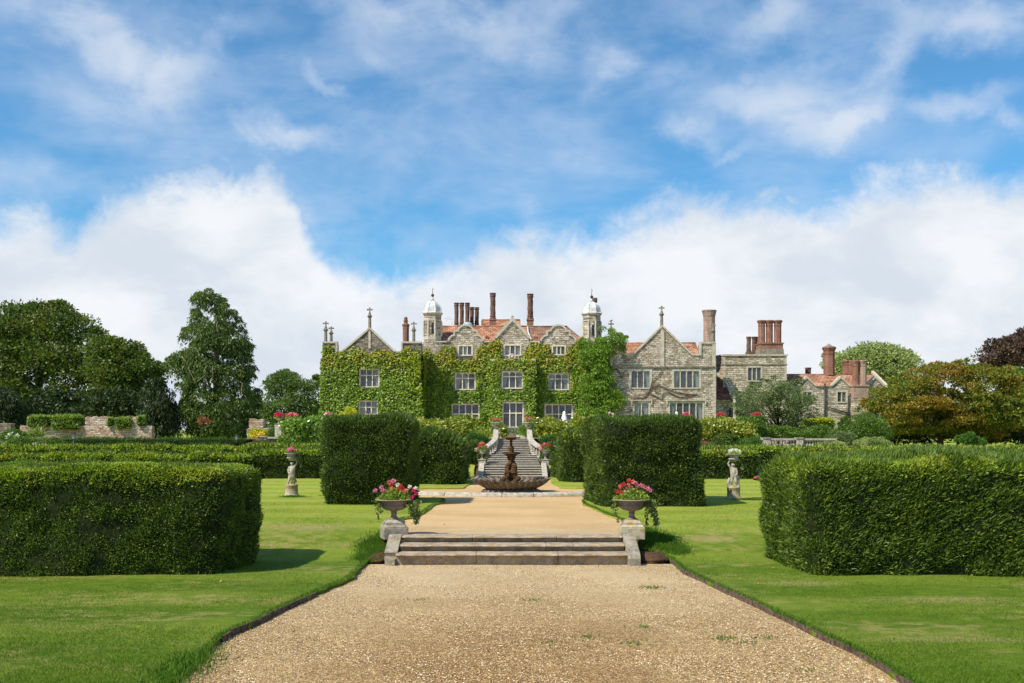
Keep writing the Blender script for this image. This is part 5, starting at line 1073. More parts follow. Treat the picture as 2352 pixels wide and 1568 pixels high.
# carved crest panel above the bay
b = MB(); x_, z_ = X(1176.5, YM), Z(822, YM); b.box(x_ - 1.05, x_ + 1.05, YM - .05, YM + .02, z_ - .22, z_ - .15)
for k in range(16): a = k * math.pi / 8; b.sphere((x_ + .22 * math.cos(a), YM - .06, z_ + .10 + .24 * math.sin(a)), .06, 4)
for s_ in (-1, 1):
    for k in range(7): a = k * .6; b.sphere((x_ + s_ * (.42 + .14 * math.cos(a)), YM - .05, z_ + .04 + .16 * math.sin(a)), .06, 4)
b.sphere((x_, YM - .05, z_ + .10), .12, 6); b.build('carved_crest', DRESS, manor)
# projecting bay
bx0, bx1, bz = X(1128, YB), X(1228, YB), Z(828, YB)
wall_y('bay_wall', [(bx0, HB), (bx1, HB), (bx1, bz), (bx0, bz)], hs(WB), YB, STONE, manor, 1.28)
b = MB(); b.box(bx0 - .08, bx1 + .08, YB - .10, YM - .02, bz + .004, bz + .13); b.build('coping', DRESS, manor)
# left wing
lg = [(741, 788), (771, 788), (771, 810), (785.4, 810), (849, 756), (907, 810), (925, 810), (925, 788), (968, 788)]
wall_y('wing_wall', P2D([(741, 1004), (968, 1004)] + lg[::-1], YL), hs(WL), YL, STONE_D, manor)
for pts in ([(741, 788), (771, 788), (771, 810), (785.4, 810), (849, 756), (907, 810), (925, 810), (925, 788), (968, 788)],): coping(manor, pts, YL, .15)
b = MB(); b.prism_y(P2D([(846.5, 800), (851.5, 800), (851.5, 762), (849, 758), (846.5, 762)], YL), YL - .07, YL - .003); b.build('buttress_strip', DRESS, manor)
# right wing
rg = [(1400, 788), (1434, 788), (1434, 815.5), (1455, 815.5), (1521, 751), (1589, 816), (1611, 816), (1611, 789), (1644, 789)]
wall_y('wing_wall', P2D([(1400, 1004), (1644, 1004)] + rg[::-1], YRW), hs(WR), YRW, STONE, manor); coping(manor, rg, YRW, .15)
b = MB(); b.prism_y(P2D([(1517, 841), (1525.5, 841), (1525.5, 760), (1521, 754), (1517, 760)], YRW), YRW - .09, YRW - .003)
b.build('buttress_strip', DRESS, manor); b = MB(); b.prism_y(P2D([(1636, 841), (1643, 841), (1643, 790), (1636, 790)], YRW), YRW - .09, YRW - .003); b.build('buttress_strip', DRESS, manor); b = MB(); b.prism_y(P2D([(1401, 841), (1407, 841), (1407, 790), (1401, 790)], YRW), YRW - .09, YRW - .003); b.build('buttress_strip', DRESS, manor)
b = MB(); b.box(X(1403, YRW), X(1645, YRW), YRW - .13, YRW - .002, Z(843.5, YRW), Z(841.2, YRW)); b.build('string_course', WEATHER, manor)
b = MB()
for k in range(21):
    z0_ = Z(1000 - k * 7.4, YRW); w = .42 if k % 2 else .26; b.box(X(1644, YRW) - w, X(1644, YRW) + .02, YRW - .03, YRW + .25 + .2 * (k % 2), z0_ + .006, z0_ + .272)
b.build('quoin', DRESS, manor)
# solid bodies behind the fronts
b = MB(); b.box(X(742, YL), X(967, YL), YL + .42, 98, HB, Z(810, YL) - .05); b.build('wing_block', STONE_D, manor)
b = MB(); b.box(X(968, YM), X(1400, YM), YM + .42, 97.5, HB, Z(787, YM) - .05); b.build('main_block', STONE_D, manor)
b = MB(); b.box(X(1401, YRW), X(1643.6, YRW), YRW + .42, 97, HB, Z(817, YRW) - .05); b.build('wing_block', STONE_D, manor)
for a, c, Yw, pr_ in ((741, 771, YL, 788), (925, 967, YL, 788), (1401, 1434, YRW, 788), (1611, 1643.5, YRW, 789)):
    b = MB(); b.box(X(a, Yw) + .01, X(c, Yw) - .01, Yw + .41, Yw + 1.6, Z(pr_ + 30, Yw), Z(pr_, Yw) - .005); b.build('corner_pier', STONE_D, manor)
# roofs
def roof_x(px0, px1, pe, pr_, Ye, Yr, mat, name='roof', root=None, hip=0.0):
    x0_, x1_, ze, zr = X(px0, Ye), X(px1, Ye), Z(pe, Ye), Z(pr_, Yr); b = MB(); Yb = 2 * Yr - Ye
    V = [(x0_, Ye, ze), (x1_, Ye, ze), (x1_ - hip, Yr, zr), (x0_, Yr, zr), (x0_, Yb, ze), (x1_, Yb, ze)]
    b.add(V, [(0, 1, 2, 3), (3, 2, 5, 4), (0, 3, 4), (1, 5, 2), (0, 4, 5, 1)]); r = b.build(name, mat, root or manor)
    b = MB(); b.tube([(x0_ + .05, Yr, zr + .01), (x1_ - hip - .05, Yr, zr + .01)], .09, 6); b.build('ridge_tiles', mat, r); return r
roof_x(1004, 1212, 788, 749.5, 88.5, 91.6, TILES); roof_x(1212.3, 1350, 788, 750, 88.5, 91.6, TILES_D, hip=1.6)
roof_x(1104, 1196, 760, 735, 93.0, 95.2, TILES)
r_ = roof_x(1436, 1610, 818, 788, 88.6, 91.0, TILES)
for a, c, Yw in (((785.4, 811), (849, 758), YL), ((1455, 817), (1521, 754), YRW)):
    x0_, z0_ = X(a[0], Yw), Z(a[1], Yw); xc, zc = X(c[0], Yw), Z(c[1], Yw); b = MB(); b.prism_y([(x0_ + .05, z0_), (2 * xc - x0_ - .05, z0_), (xc, zc - .1)], Yw + .41, Yw + 9); b.build('roof', TILES, manor)
for c, hw, pt in ((1069.5, 30, 752), (1177, 38, 739), (1282.7, 30, 754)):
    b = MB(); b.prism_y(P2D([(c - hw, 785), (c + hw, 785), (c, pt)], YM), YM + .41, YM + 3.3); b.build('dormer_roof', TILES, manor)
for px, py in ((1118.5, 774), (1230, 776)):   # clay roof vents
    yv = 89.4; x_, _, z_ = Wp(px, py, yv); b = MB(); b.prism_y([(x_ - .17, z_ - .08), (x_ + .17, z_ - .08), (x_ + .12, z_ + .12), (x_ - .12, z_ + .12)], yv - .1, yv + .4); b.build('roof_vent', TERRA, manor)
b = MB(); b.tube([Wp(1212, 750, 91.3), Wp(1213, 762, 90.1), Wp(1218, 774, 89.3), Wp(1223, 785, 88.2)], .07, 6); b.build('lead_flashing', LEAD, manor)
b = MB(); b.tube([Wp(1216, 790, 87.9), Wp(1216.5, 818, 87.9)], .06, 6); b.box(X(1213.5, 87.85), X(1219, 87.85), 87.75, 87.95, Z(800, 88), Z(796, 88)); b.build('downpipe', LEAD, manor)
# octagonal turrets with lead domes
def turret(px0, px1, Y, pt, pb, pd, pspike, label):
    x = X((px0 + px1) / 2, Y); r = (X(px1, Y) - X(px0, Y)) / 2 * 1.06; y = Y + .2; b = MB(); zt_ = Z(pt, Y); zb = Z(pb, Y)
    b.prism_z(octp(x, y, r), zb - 1.4, zt_); tb = b.build('turret', STONE, manor); tb['label'] = label; 
    b = MB(); b.prism_z(octp(x, y, r * 1.03), zt_ - .62, zt_ - .50); b.prism_z(octp(x, y, r * 1.04), zt_ - .10, zt_ + .02, 1.06); b.prism_z(octp(x, y, r * 1.16), zt_ + .022, zt_ + .10); b.prism_z(octp(x, y, r * 1.03), zb - .2, zb + .12, .99)
    for k in range(8):
        a = math.pi / 8 + k * math.pi / 4; cx_, cy_ = x + r * 1.0 * math.cos(a), y + r * 1.0 * math.sin(a); b.prism_z(octp(cx_, cy_, .10, 0, 4), zb + .13, zt_ - .64)
    b.build('moulding', DRESS, tb)
    h = Z(pd, Y) - zt_ - .10; z0_ = zt_ + .102; pr = [(r * 1.17, z0_), (r * 1.05, z0_ + h * .08), (r * .99, z0_ + h * .30), (r * .95, z0_ + h * .48), (r * .84, z0_ + h * .66), (r * .60, z0_ + h * .84), (r * .30, z0_ + h * .95), (r * .13, z0_ + h * 1.04), (r * .07, z0_ + h * 1.18), (.05, z0_ + h * 1.3)]
    b = MB(); b.lathe(x, y, pr, 8, False, math.pi / 8)
    for k in range(8):
        a = math.pi / 8 + k * math.pi / 4; b.tube([(x + rr * 1.0 * math.cos(a), y + rr * 1.0 * math.sin(a), z) for rr, z in pr], .035, 5)
    b.build('dome', LEAD, tb); zb_ = z0_ + h * 1.3; b = MB(); b.sphere((x, y, zb_ + .16), .14, 7); b.lathe(x, y, [(.03, zb_), (.09, zb_ + .03), (.04, zb_ + .06)], 8); b.tube([(x, y, zb_ + .25), (x, y, Z(pspike, Y))], [.03, .012], 5)
    b.tube([(x - .02, y, Z(pspike + 3, Y)), (x + .10, y, Z(pspike + 6, Y))], .015, 4); b.build('vane', IRON, tb)
    for (dx, pz) in ((.30, .45),):
        b = MB(); xs_ = x + (.0 if px0 < 1200 else .25) * r; xs_ = x + r * .06; b.box(xs_ - .09, xs_ + .09, y - r * .924 - .03, y - r * .9, zb + .35, zb + 1.25); b.build('slit_window', DARKROOM, tb)
turret(973.5, 1013, 88.6, 721, 775, 690, 659, 'left stone turret with pale lead dome and slit window'); turret(1339.5, 1379.5, 88.6, 722, 780, 693, 661, 'right stone turret with pale lead dome, above the wisteria')
# finials
for a in ((747.5, 738.5, 788), (848.7, 707, 757), (950, 739.5, 788)): finial(*a, YL)
finial(760, 750.5, 788, YL + 3.5)
for a in ((1404, 740, 788), (1520.3, 703, 752), (1638.5, 743, 789)): finial(*a, YRW)
bird(1404, 739.5, YRW + .15, 'dark bird perched on the cross left of the grey stone gable', BIRD_D, 1.1, 1)
# chimneys
chimney_oct(923, 941.5, 744, 788, 90.5, BRICK, manor); b = MB(); xx = X(932, 90.5); b.lathe(xx, 90.5, [(.20, Z(744.5, 90.5)), (.17, Z(739, 90.5)), (.20, Z(738, 90.5)), (.20, Z(735.5, 90.5)), (.16, Z(735, 90.5)), (.16, Z(730, 90.5)), (.10, Z(727.5, 90.5))], 10, False); b.build('chimney_pot', TERRA, manor)
Yk = 94.0
cb = MB(); cb.box(X(1042, Yk), X(1101, Yk), Yk - .35, Yk + 1.4, Z(775, Yk), Z(748, Yk)); cb = cb.build('chimney', BRICK_D, manor); cb['label'] = 'cluster of dark spiral brick shafts left of centre'
for a in ((1042.5, 1054.5, 695, 748, Yk), (1054.8, 1066.6, 695, 748, Yk), (1067.5, 1079.5, 695, 748, Yk), (1078, 1089.5, 705, 748, Yk + 1), (1089.2, 1101, 705.5, 748, Yk + 1)): chimney_twist(*a, BRICK_D, None, cb)
for a, lab in (((1124.5, 1139.5, 672.5), 'left of the central gable'), ((1210, 1225.8, 674.5), 'right of the central gable')):
    Yq = 91.9; x0_, x1_ = X(a[0] + .5, Yq), X(a[1] - .5, Yq); b = MB(); b.box(x0_, x1_, Yq - .27, Yq + .27, Z(760, Yq), Z(736, Yq)); b.box(x0_ - .05, x1_ + .05, Yq - .32, Yq + .32, Z(735.9, Yq), Z(733, Yq)); q_ = b.build('chimney', BRICK, manor); q_['label'] = 'tall spiral brick chimney ' + lab
    chimney_twist(a[0], a[1], a[2], 733, Yq, BRICK_D, None, q_, 6.5); b = MB(); b.box(x0_ - .04, x1_ + .04, Yq - .36, Yq - .28, Z(755, Yq), Z(750, Yq)); b.build('lead_apron', LEAD, q_)
chimney_oct(1360, 1372.5, 684, 770, 93.5, BRICK_D, manor)
Yq = 90.2; x_ = X(1629, Yq); q_ = MB(); zt_, zb = Z(712, Yq), Z(800, Yq); h = zt_ - zb; rr_ = (X(1641, Yq) - X(1616, Yq)) / 2
q_.lathe(x_, Yq, [(rr_, zb + h * k / 40) for k in range(33)], 32, False, 0, lambda r, z, a: (r * (1 + .10 * abs(math.cos(4 * a + z * .7))), z))
for k in range(7): q_.lathe(x_, Yq, [(rr_ * (1.06 + .05 * k), zb + h * (.80 + .028 * k)), (rr_ * (1.06 + .05 * k), zb + h * (.826 + .028 * k))], 16, False)
q_.build('chimney', BRICK_P, manor)['label'] = 'stout pale brick chimney at the right end of the grey wing'
# aerial and dish on the roof
b = MB(); p = Wp(1038, 748, 93); b.tube([p, (p[0], p[1], p[2] + .75)], .02, 4)
for k in range(4): b.tube([(p[0] - .65 + k * .12, p[1], p[2] + .62 + .06 * k - .25 * (k % 2)), (p[0] - .55 + k * .18, p[1], p[2] + .85)], .012, 3)
b.tube([(p[0] - .7, p[1], p[2] + .72), (p[0] + .05, p[1], p[2] + .6)], .014, 3); b.build('roof_aerial', LEAD, manor)
b = MB(); p = Wp(1074, 744, 93.2); b.lathe(p[0], p[1], [(.55, p[2] - .3), (.5, p[2] - .1), (.38, p[2] + .08), (.2, p[2] + .18), (.02, p[2] + .2)], 18); b.build('small_lead_dome', DISH, manor)
# drainpipes on the right wing edge
b = MB(); b.tube([(X(1646, 86.9), 87.2, HB), (X(1646, 86.9), 87.2, Z(848, 87))], .06, 6); b.build('downpipe', IRON, manor)
# tower block and link
tx0, tx1, tc = X(1661, YT), X(1807, YT), X(1645.5, 91.4); tzt = Z(817, YT)
def plan(z0, z1, g=0.0): b = MB(); b.prism_z([(tc - g, 91.4), (tx0 - g * .4, YT - g), (tx1 + g, YT - g), (tx1 + g, 98), (tc - g, 98)], z0, z1); return b
rp = plan(HB, Z(898, YT) - .02); rp.build('tower_block', STONE_T, manor)
b = MB(); outer = [(tx0, Z(898, YT)), (tx1, Z(898, YT)), (tx1, tzt), (tx0, tzt)]; wall_y('tower_wall', outer, hs(WT), YT, STONE_T, manor, .4)
b = MB(); b.prism_z([(tc, 91.4), (tx0, YT + .001), (tx0 + .02, YT + .42), (tx1 - .002, YT + .42), (tx1 - .002, 98), (tc, 98)], Z(898, YT), tzt - .01); b.build('tower_block', STONE_T, manor)
plan(tzt, tzt + .14, .10).build('coping', DRESS, manor); b = plan(Z(838, YT), Z(836, YT), .06); b.build('string_course', WEATHER, manor)
b = MB(); b.box(X(1737, YT), X(1771, YT), YT - .10, YT - .002, Z(899, YT), Z(896.5, YT)); b.box(X(1662, YT), X(1740, YT), YT - .06, YT - .002, Z(899, YT), Z(897.5, YT)); b.build('string_course', DRESS, manor)
for a, c in ((1661, 1666.5), (1802, 1807)):
    b = MB(); b.box(X(a, YT), X(c, YT), YT - .02, YT - .003, HB, tzt - .002); b.build('quoin', DRESS, manor)
b = MB(); b.box(X(1645, 88.6), X(1688, 88.6), 88.6, 91.3, HB, Z(915.5, 88.6)); b.build('link_wall', STONE_T, manor)
b = MB(); b.prism_x([(88.35, Z(916, 88.35)), (90.9, Z(874, 90.9)), (90.9, Z(916, 88.35))], X(1645, 88.4), X(1681, 88.4)); b.build('lean_to_roof', TILES_R, manor)
b = MB(); b.add([(X(1674, 88.3), 89.9, Z(876, 89.9)), (X(1679, 88.3), 89.9, Z(876, 89.9)), (X(1686, 88.3), 88.25, Z(912, 88.25)), (X(1681, 88.3), 88.25, Z(912, 88.25)), (X(1674, 88.3), 89.9, Z(880, 89.9)), (X(1679, 88.3), 89.9, Z(880, 89.9)), (X(1686, 88.3), 88.25, Z(917, 88.25)), (X(1681, 88.3), 88.25, Z(917, 88.25))], [(0, 1, 2, 3), (7, 6, 5, 4), (0, 3, 7, 4), (1, 5, 6, 2), (3, 2, 6, 7), (0, 4, 5, 1)]); b.build('coping', DRESS, manor)
b = MB(); b.box(X(1645, 88.3), X(1681, 88.3), 88.24, 88.34, Z(917.5, 88.3), Z(915.6, 88.3)); b.build('gutter', IRON, manor)
b = MB(); b.tube([(X(1689, 88.4), 88.4, Z(880, 88.4)), (X(1689, 88.4), 88.4, Z(968, 88.4))], .05, 6); b.tube([(X(1689, 88.4), 88.4, Z(932, 88.4)), (X(1677, 88.4), 88.4, Z(938, 88.4)), (X(1675, 88.4), 88.4, HB)], .07, 6); b.box(X(1683, 88.3), X(1689, 88.3), 88.3, 88.5, HB, Z(905, 88.3)); b.build('downpipe', IRON, manor)
b = MB(); b.box(X(1684, 88.2), X(1690, 88.2), 88.2, 88.6, HB, Z(906, 88.2)); b.build('quoin', DRESS, manor)
# chimneys on the tower
Yq = 93.0; b = MB(); b.box(X(1740, Yq), X(1794.5, Yq), Yq - .9, Yq + .9, Z(822, Yq), Z(803, Yq)); b.build('chimney_plinth', WEATHER, manor)
b = MB(); b.box(X(1741.5, Yq), X(1793, Yq), Yq - .85, Yq + .85, Z(802.9, Yq), Z(791, Yq)); b.box(X(1740, Yq), X(1795, Yq), Yq - .93, Yq + .93, Z(790.9, Yq), Z(788.5, Yq)); q_ = b.build('chimney', BRICK, manor); q_['label'] = 'three tall red brick shafts on the square tower'
for a in ((1739.5, 1759), (1757, 1777), (1776, 1796.5)): chimney_oct(a[0], a[1], 735, 788.6, Yq, BRICK, q_, 'chimney_shaft', cap=1.6)
Yq = 95.5; b = MB(); b.box(X(1714, Yq), X(1740, Yq), Yq - .4, Yq + .4, Z(822, Yq), Z(808, Yq)); q_ = b.build('chimney', BRICK_D, manor); q_['label'] = 'lower spiral brick shafts behind the tower parapet'
for a in ((1713.5, 1726), (1726, 1738.5), (1736, 1748)): chimney_twist(a[0], a[1], 773, 808, Yq, BRICK_D, None, q_)

# ---- cottage range on the right
cot = thing('cottage_range', 'low stone cottage wing with red tiled roof and small pointed dormer gables', 'cottage', (X(1920, YC), YC, HB))
WC = [window(cot, 1840, 1868, 896, 925, YC, 2, None, True, [(1, 'full')], False, DRESS, .16), window(cot, 1920, 1947, 896, 925, YC, 2, None, True, [(1, 'R')], False, DRESS, .16), window(cot, 1921, 1948.5, 964, 986, YC, 2, None, True, [], False, DRESS, .16), window(cot, 1868, 1882, 964, 992, YC, 2, None, False, [], False, DRESS, .12), window(cot, 1755, 1768, 958, 990, 89.8, 2, None, False, [], False, DRESS, .12)]
gb = lambda c, w=20: [(c - w, 886), (c, 867.5), (c + w, 886)]
topc = [(1808, 886)] + gb(1852.6) + gb(1930.8) + gb(2009.5) + [(2036, 886)]
wall_y('wall', P2D([(1808, 1004), (2036, 1004)] + topc[::-1], YC), hs(WC[:4]), YC, STONE, cot, .35)
for c in (1852.6, 1930.8, 2009.5):
    coping(cot, [(c - 22, 887), (c - 19, 886.5), (c, 868.5), (c + 19, 886.5), (c + 22, 887)], YC, .16); b = MB(); b.prism_y(P2D([(c - 19, 885.6), (c + 19, 885.6), (c, 870)], YC), YC + .36, YC + 2.4); b.build('dormer_roof', TILES, cot)
b = MB(); b.box(X(1808, YC), X(2036, YC), YC + .37, 98.5, HB, Z(887, YC)); b.build('wall_block', STONE_D, cot)
roof_x(1808, 2037, 887, 860.5, YC + .1, 94.5, TILES, 'roof', cot)
b = MB(); b.prism_x([(YC - .15, Z(884, YC)), (94.5, Z(851, 94.5)), (94.5, Z(858, 94.5)), (YC - .15, Z(890, YC))], X(2033, YC), X(2039, YC)); b.build('coping', DRESS, cot)
b = MB(); b.box(X(1809, YC), X(1830, YC), YC - .1, YC - .004, Z(887.6, YC), Z(885.8, YC)); b.box(X(1875, YC), X(1909, YC), YC - .1, YC - .004, Z(887.6, YC), Z(885.8, YC)); b.box(X(1953, YC), X(1988, YC), YC - .1, YC - .004, Z(887.6, YC), Z(885.8, YC)); b.build('gutter', WEATHER, cot)
b = MB(); Yd = YC - .12; b.tube([(X(1895, Yd), Yd, Z(881, Yd)), (X(1895, Yd), Yd, HB)], .09, 7); b.tube([(X(1899, Yd), Yd, Z(934, Yd)), (X(1948, Yd), Yd, Z(948.5, Yd))], .06, 6); b.tube([(X(1955, Yd), Yd, Z(903, Yd)), (X(1950, Yd), Yd, Z(912, Yd)), (X(1948.5, Yd), Yd, Z(948, Yd)), (X(1952, Yd), Yd, Z(962, Yd)), (X(1953, Yd), Yd, HB)], .07, 6); b.box(X(1944, Yd), X(1951, Yd), Yd - .1, Yd + .1, Z(952, Yd), Z(946, Yd)); b.build('downpipe', IRON, cot)
chimney_oct(1888.5, 1920, 796, 862, 94.6, BRICK, cot, cap=1.1); b = MB(); x_ = X(1904, 94.6); z_ = Z(796, 94.6); b.lathe(x_, 94.6, [(.5, z_), (.28, z_ + .1), (.02, z_ + .3)], 8, False); b.build('chimney_cowl', WEATHER, cot)
chimney_oct(1848, 1864, 844, 864, 95.5, BRICK_D, cot, cap=.6)
chimney_oct(1933, 1960, 828, 868, 96.5, BRICK, cot, cap=.8); chimney_oct(1946, 1966, 828, 868, 96.2, BRICK, cot, cap=.8)
Yq = YC - .45; x0_, x1_ = X(1957, Yq), X(1991, Yq); b = MB(); b.box(x0_, x1_, Yq - .5, Yq + .44, HB, Z(913, Yq)); b.build('chimney_breast', STONE, cot)
b = MB(); b.box(x0_ + .01, x1_ - .01, Yq - .48, Yq + .44, Z(912.9, Yq), Z(888, Yq)); b.box(x0_ - .05, x1_ + .05, Yq - .55, Yq + .44, Z(887.9, Yq), Z(884, Yq)); q_ = b.build('chimney', BRICK_P, cot); q_['label'] = 'pair of brick shafts rising from a tall stack on the cottage front'
for a in ((1955.5, 1974.5), (1972.5, 1992)): chimney_oct(a[0], a[1], 827, 884, Yq, BRICK_P if a[0] > 1960 else BRICK, q_, 'chimney_shaft', cap=1.1)

# ------------------------------------------------------------------ climbers on the fronts
def creeper(name, label, patches, holes, seed, mat=IVY_L, dens=150, leaf=.155, bulge=.30, cat='creeper', bright=None, sides=()):
    rng = np.random.default_rng(seed); c = patches[0]; root = thing(name, label, cat, (X(c[0][0][0], c[1]), c[1], HB))
    Vb, Fb = [], []; Ps, Ns = [], []
    for poly, Y in patches:
        pw = P2D(poly, Y); hw = [(X(a, Y) + .02, X(b_, Y) - .02, Z(d, Y) + .0, Z(c_, Y) - .02) for a, b_, c_, d in holes]
        xs = np.arange(min(p[0] for p in pw), max(p[0] for p in pw), .17); zs = np.arange(min(p[1] for p in pw), max(p[1] for p in pw), .17)
        A, B = np.meshgrid(xs, zs, indexing='ij'); cx_, cz_ = A.ravel() + .085, B.ravel() + .085; wob = (vn(np.stack([cx_, cz_, cz_ * 0 + Y], 1), 1.3, seed) - .5) * .5
        def hit(x, z, g):
            r = np.zeros(len(x), bool)
            for a, b_, c_, d in hw: r |= (x > a + g) & (x < b_ - g) & (z > c_ + g) & (z < d - g)
            return r
        k = inpoly(cx_ + wob * .3, cz_ + wob, pw) & ~hit(cx_, cz_, -.09)
        cx_, cz_ = cx_[k], cz_[k]; m = len(cx_)
        off = lambda x, z: bulge * (.25 + .75 * vn(np.stack([x, z, 0 * x + Y], 1), .9, seed + 3)) * .7 + .12 * vn(np.stack([x, z, 0 * x + Y], 1), 3.0, seed + 4)
        q = []
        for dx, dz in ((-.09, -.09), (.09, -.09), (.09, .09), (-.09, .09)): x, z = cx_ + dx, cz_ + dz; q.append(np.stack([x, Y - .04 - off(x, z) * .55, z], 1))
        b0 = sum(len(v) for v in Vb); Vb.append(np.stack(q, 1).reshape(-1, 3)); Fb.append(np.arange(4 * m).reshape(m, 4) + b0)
        cnt = int(m * .0289 * dens); i = rng.integers(m, size=cnt); x, z = cx_[i] + rng.uniform(-.13, .13, cnt), cz_[i] + rng.uniform(-.13, .13, cnt); kk = ~hit(x, z, .03) & (rng.random(cnt) < .30 + 1.3 * vn(np.stack([x, z, 0 * x + Y], 1), 1.7, seed + 11)); x, z = x[kk], z[kk]
        Ps.append(np.stack([x, Y - .05 - off(x, z) - rng.random(len(x)) * .16, z], 1)); Ns.append(np.repeat([[0, -1.0, 0]], len(x), 0))
    for (x, y0, y1, pz0, pz1, sg) in sides:
        z0_, z1_ = pz1, pz0; cnt = int((y1 - y0) * (z1_ - z0_) * dens); y = rng.uniform(y0, y1, cnt); z = rng.uniform(z0_, z1_, cnt)
        o = bulge * .6 * vn(np.stack([y, z, 0 * y + x], 1), 1.0, seed + 7); Ps.append(np.stack([x + sg * (.06 + o), y, z], 1)); Ns.append(np.repeat([[sg * 1.0, 0, 0]], cnt, 0))
        b0 = sum(len(v) for v in Vb); Vb.append(np.array([(x + sg * .04, y0, z0_), (x + sg * .04, y1, z0_), (x + sg * .04, y1, z1_), (x + sg * .04, y0, z1_)])); Fb.append(np.array([[0, 1, 2, 3]]) + b0)
    arr('stems', np.concatenate(Vb), np.concatenate(Fb), IVY_BACK, root)  # dark backing sheet; the shade between leaves is put into its colour
    P = np.concatenate(Ps); N = np.concatenate(Ns); n = len(P); D = N * .35 + rng.normal(size=(n, 3)) * .45 + np.array([0, 0, -.75]); L = leaf * (.6 + .7 * rng.random(n))
    up = N + np.array([0, 0, .55]) + rng.normal(size=(n, 3)) * .28
    Dn = nrm(D); Wd = nrm(np.cross(Dn, up)); V, F = kites(P, Dn, Wd, L, L * .95); arr('foliage', V, F, mat, root)
    for poly, Y, cnt in (bright or []):
        pw = P2D(poly, Y); x = rng.uniform(min(p[0] for p in pw), max(p[0] for p in pw), cnt); z = rng.uniform(min(p[1] for p in pw), max(p[1] for p in pw), cnt); k = inpoly(x, z, pw) & (vn(np.stack([x, z, x * 0], 1), 1.6, 3) > .42); x, z = x[k], z[k]; n = len(x)
        leaves('young_growth', np.stack([x, Y - .30 - rng.random(n) * .25, z], 1), rng.normal(size=(n, 3)) * .5 + np.array([0, -.3, -.7]), leaf * (.8 + .6 * rng.random(n)), leaf * .9 * np.ones(n), IVY_BRIGHT, root, rng)
    return root
holesL = [w[1] for w in WL]; holesM = [w[1] for w in WM]; holesB = [w[1] for w in WB]
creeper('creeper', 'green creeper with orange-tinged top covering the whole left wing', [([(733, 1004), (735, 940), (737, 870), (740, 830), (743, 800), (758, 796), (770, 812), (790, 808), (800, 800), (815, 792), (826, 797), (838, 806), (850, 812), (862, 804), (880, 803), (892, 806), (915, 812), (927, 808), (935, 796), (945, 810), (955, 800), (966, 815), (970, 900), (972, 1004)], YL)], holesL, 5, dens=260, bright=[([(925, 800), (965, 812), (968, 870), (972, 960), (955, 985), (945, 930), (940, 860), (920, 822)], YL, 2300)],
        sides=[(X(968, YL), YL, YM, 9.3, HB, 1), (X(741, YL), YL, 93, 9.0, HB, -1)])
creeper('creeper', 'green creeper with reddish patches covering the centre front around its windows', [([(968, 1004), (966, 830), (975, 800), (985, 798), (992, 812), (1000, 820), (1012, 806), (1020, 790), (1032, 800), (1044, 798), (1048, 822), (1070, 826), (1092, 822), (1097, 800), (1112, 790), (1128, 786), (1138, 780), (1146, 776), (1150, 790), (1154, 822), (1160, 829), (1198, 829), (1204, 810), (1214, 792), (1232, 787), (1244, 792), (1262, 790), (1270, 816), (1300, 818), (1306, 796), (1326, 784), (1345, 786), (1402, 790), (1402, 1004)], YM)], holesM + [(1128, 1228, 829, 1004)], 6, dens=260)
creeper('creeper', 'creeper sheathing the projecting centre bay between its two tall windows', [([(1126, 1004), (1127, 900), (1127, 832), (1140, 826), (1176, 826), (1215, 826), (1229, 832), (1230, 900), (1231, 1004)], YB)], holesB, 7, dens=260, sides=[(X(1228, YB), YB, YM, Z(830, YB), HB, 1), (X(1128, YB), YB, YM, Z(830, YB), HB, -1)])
tree('wisteria', 'bright green wisteria tumbling from the right turret down beside the grey wing', [(1334, 1000), (1332, 900), (1334, 800), (1340, 768), (1362, 766), (1378, 762), (1384, 745), (1396, 750), (1412, 760), (1428, 768), (1440, 782), (1436, 795), (1425, 790), (1405, 794), (1402, 820), (1408, 850), (1418, 880), (1428, 905), (1447, 914), (1441, 928), (1420, 938), (1416, 960), (1405, 985), (1370, 1000)], 86.6, .95, 420, 60, .55, .26, WISTERIA, base=1350, trunk_r=.12, seed=77, cat='wisteria', droop=.8, flat=.8, asp=.42, trunk_top=.6, limbs=4, shell=.4)
# bare vine stems on the grey wing
b = MB()
for pts in ([(1455, 925), (1478, 915), (1492, 898), (1500, 886), (1510, 884), (1530, 892), (1550, 899)], [(1492, 898), (1497, 878), (1505, 868), (1513, 862)], [(1478, 915), (1462, 912), (1448, 916)], [(1492, 904), (1505, 910), (1520, 918)], [(1550, 899), (1575, 904), (1598, 908)], [(1520, 918), (1524, 906), (1532, 898), (1562, 912), (1585, 908), (1602, 902)], [(1416, 848), (1424, 858), (1430, 870)], [(1500, 886), (1506, 900), (1522, 905)], [(1513, 862), (1522, 850)]):
    b.tube([Wp(a, c + random.uniform(-1, 1), YRW - .07) for a, c in pts], [.045] * (len(pts) - 1) + [.02], 5)
tag(b.build('bare_vine', BARK), 'bare brown vine stems trained across the grey right wing', 'vine')
# closed white parasols on the terrace
for px, pt, lab in ((1296, 944, 'before the wide ground window right of centre'), (1554, 944.5, 'before the five-light window of the grey wing')):
    Yp = 82.0; x = X(px, Yp); zt_ = Z(pt, Yp); root = thing('parasol', 'closed white parasol ' + lab, 'parasol', (x, Yp, 2.36), 'closed white parasols'); b = MB(); b.tube([(x, Yp, 2.36), (x, Yp, zt_ + .1)], .03, 6); b.build('pole', IRON, root)
    b = MB(); b.lathe(x, Yp, [(.24, zt_ - 1.0), (.22, zt_ - .8), (.17, zt_ - .45), (.09, zt_ - .22), (.12, zt_ - .12), (.03, zt_)], 18, True, 0, lambda r, z, a: (r * (1 + .16 * math.cos(a * 6)), z)); b.build('canopy', CANVAS, root)

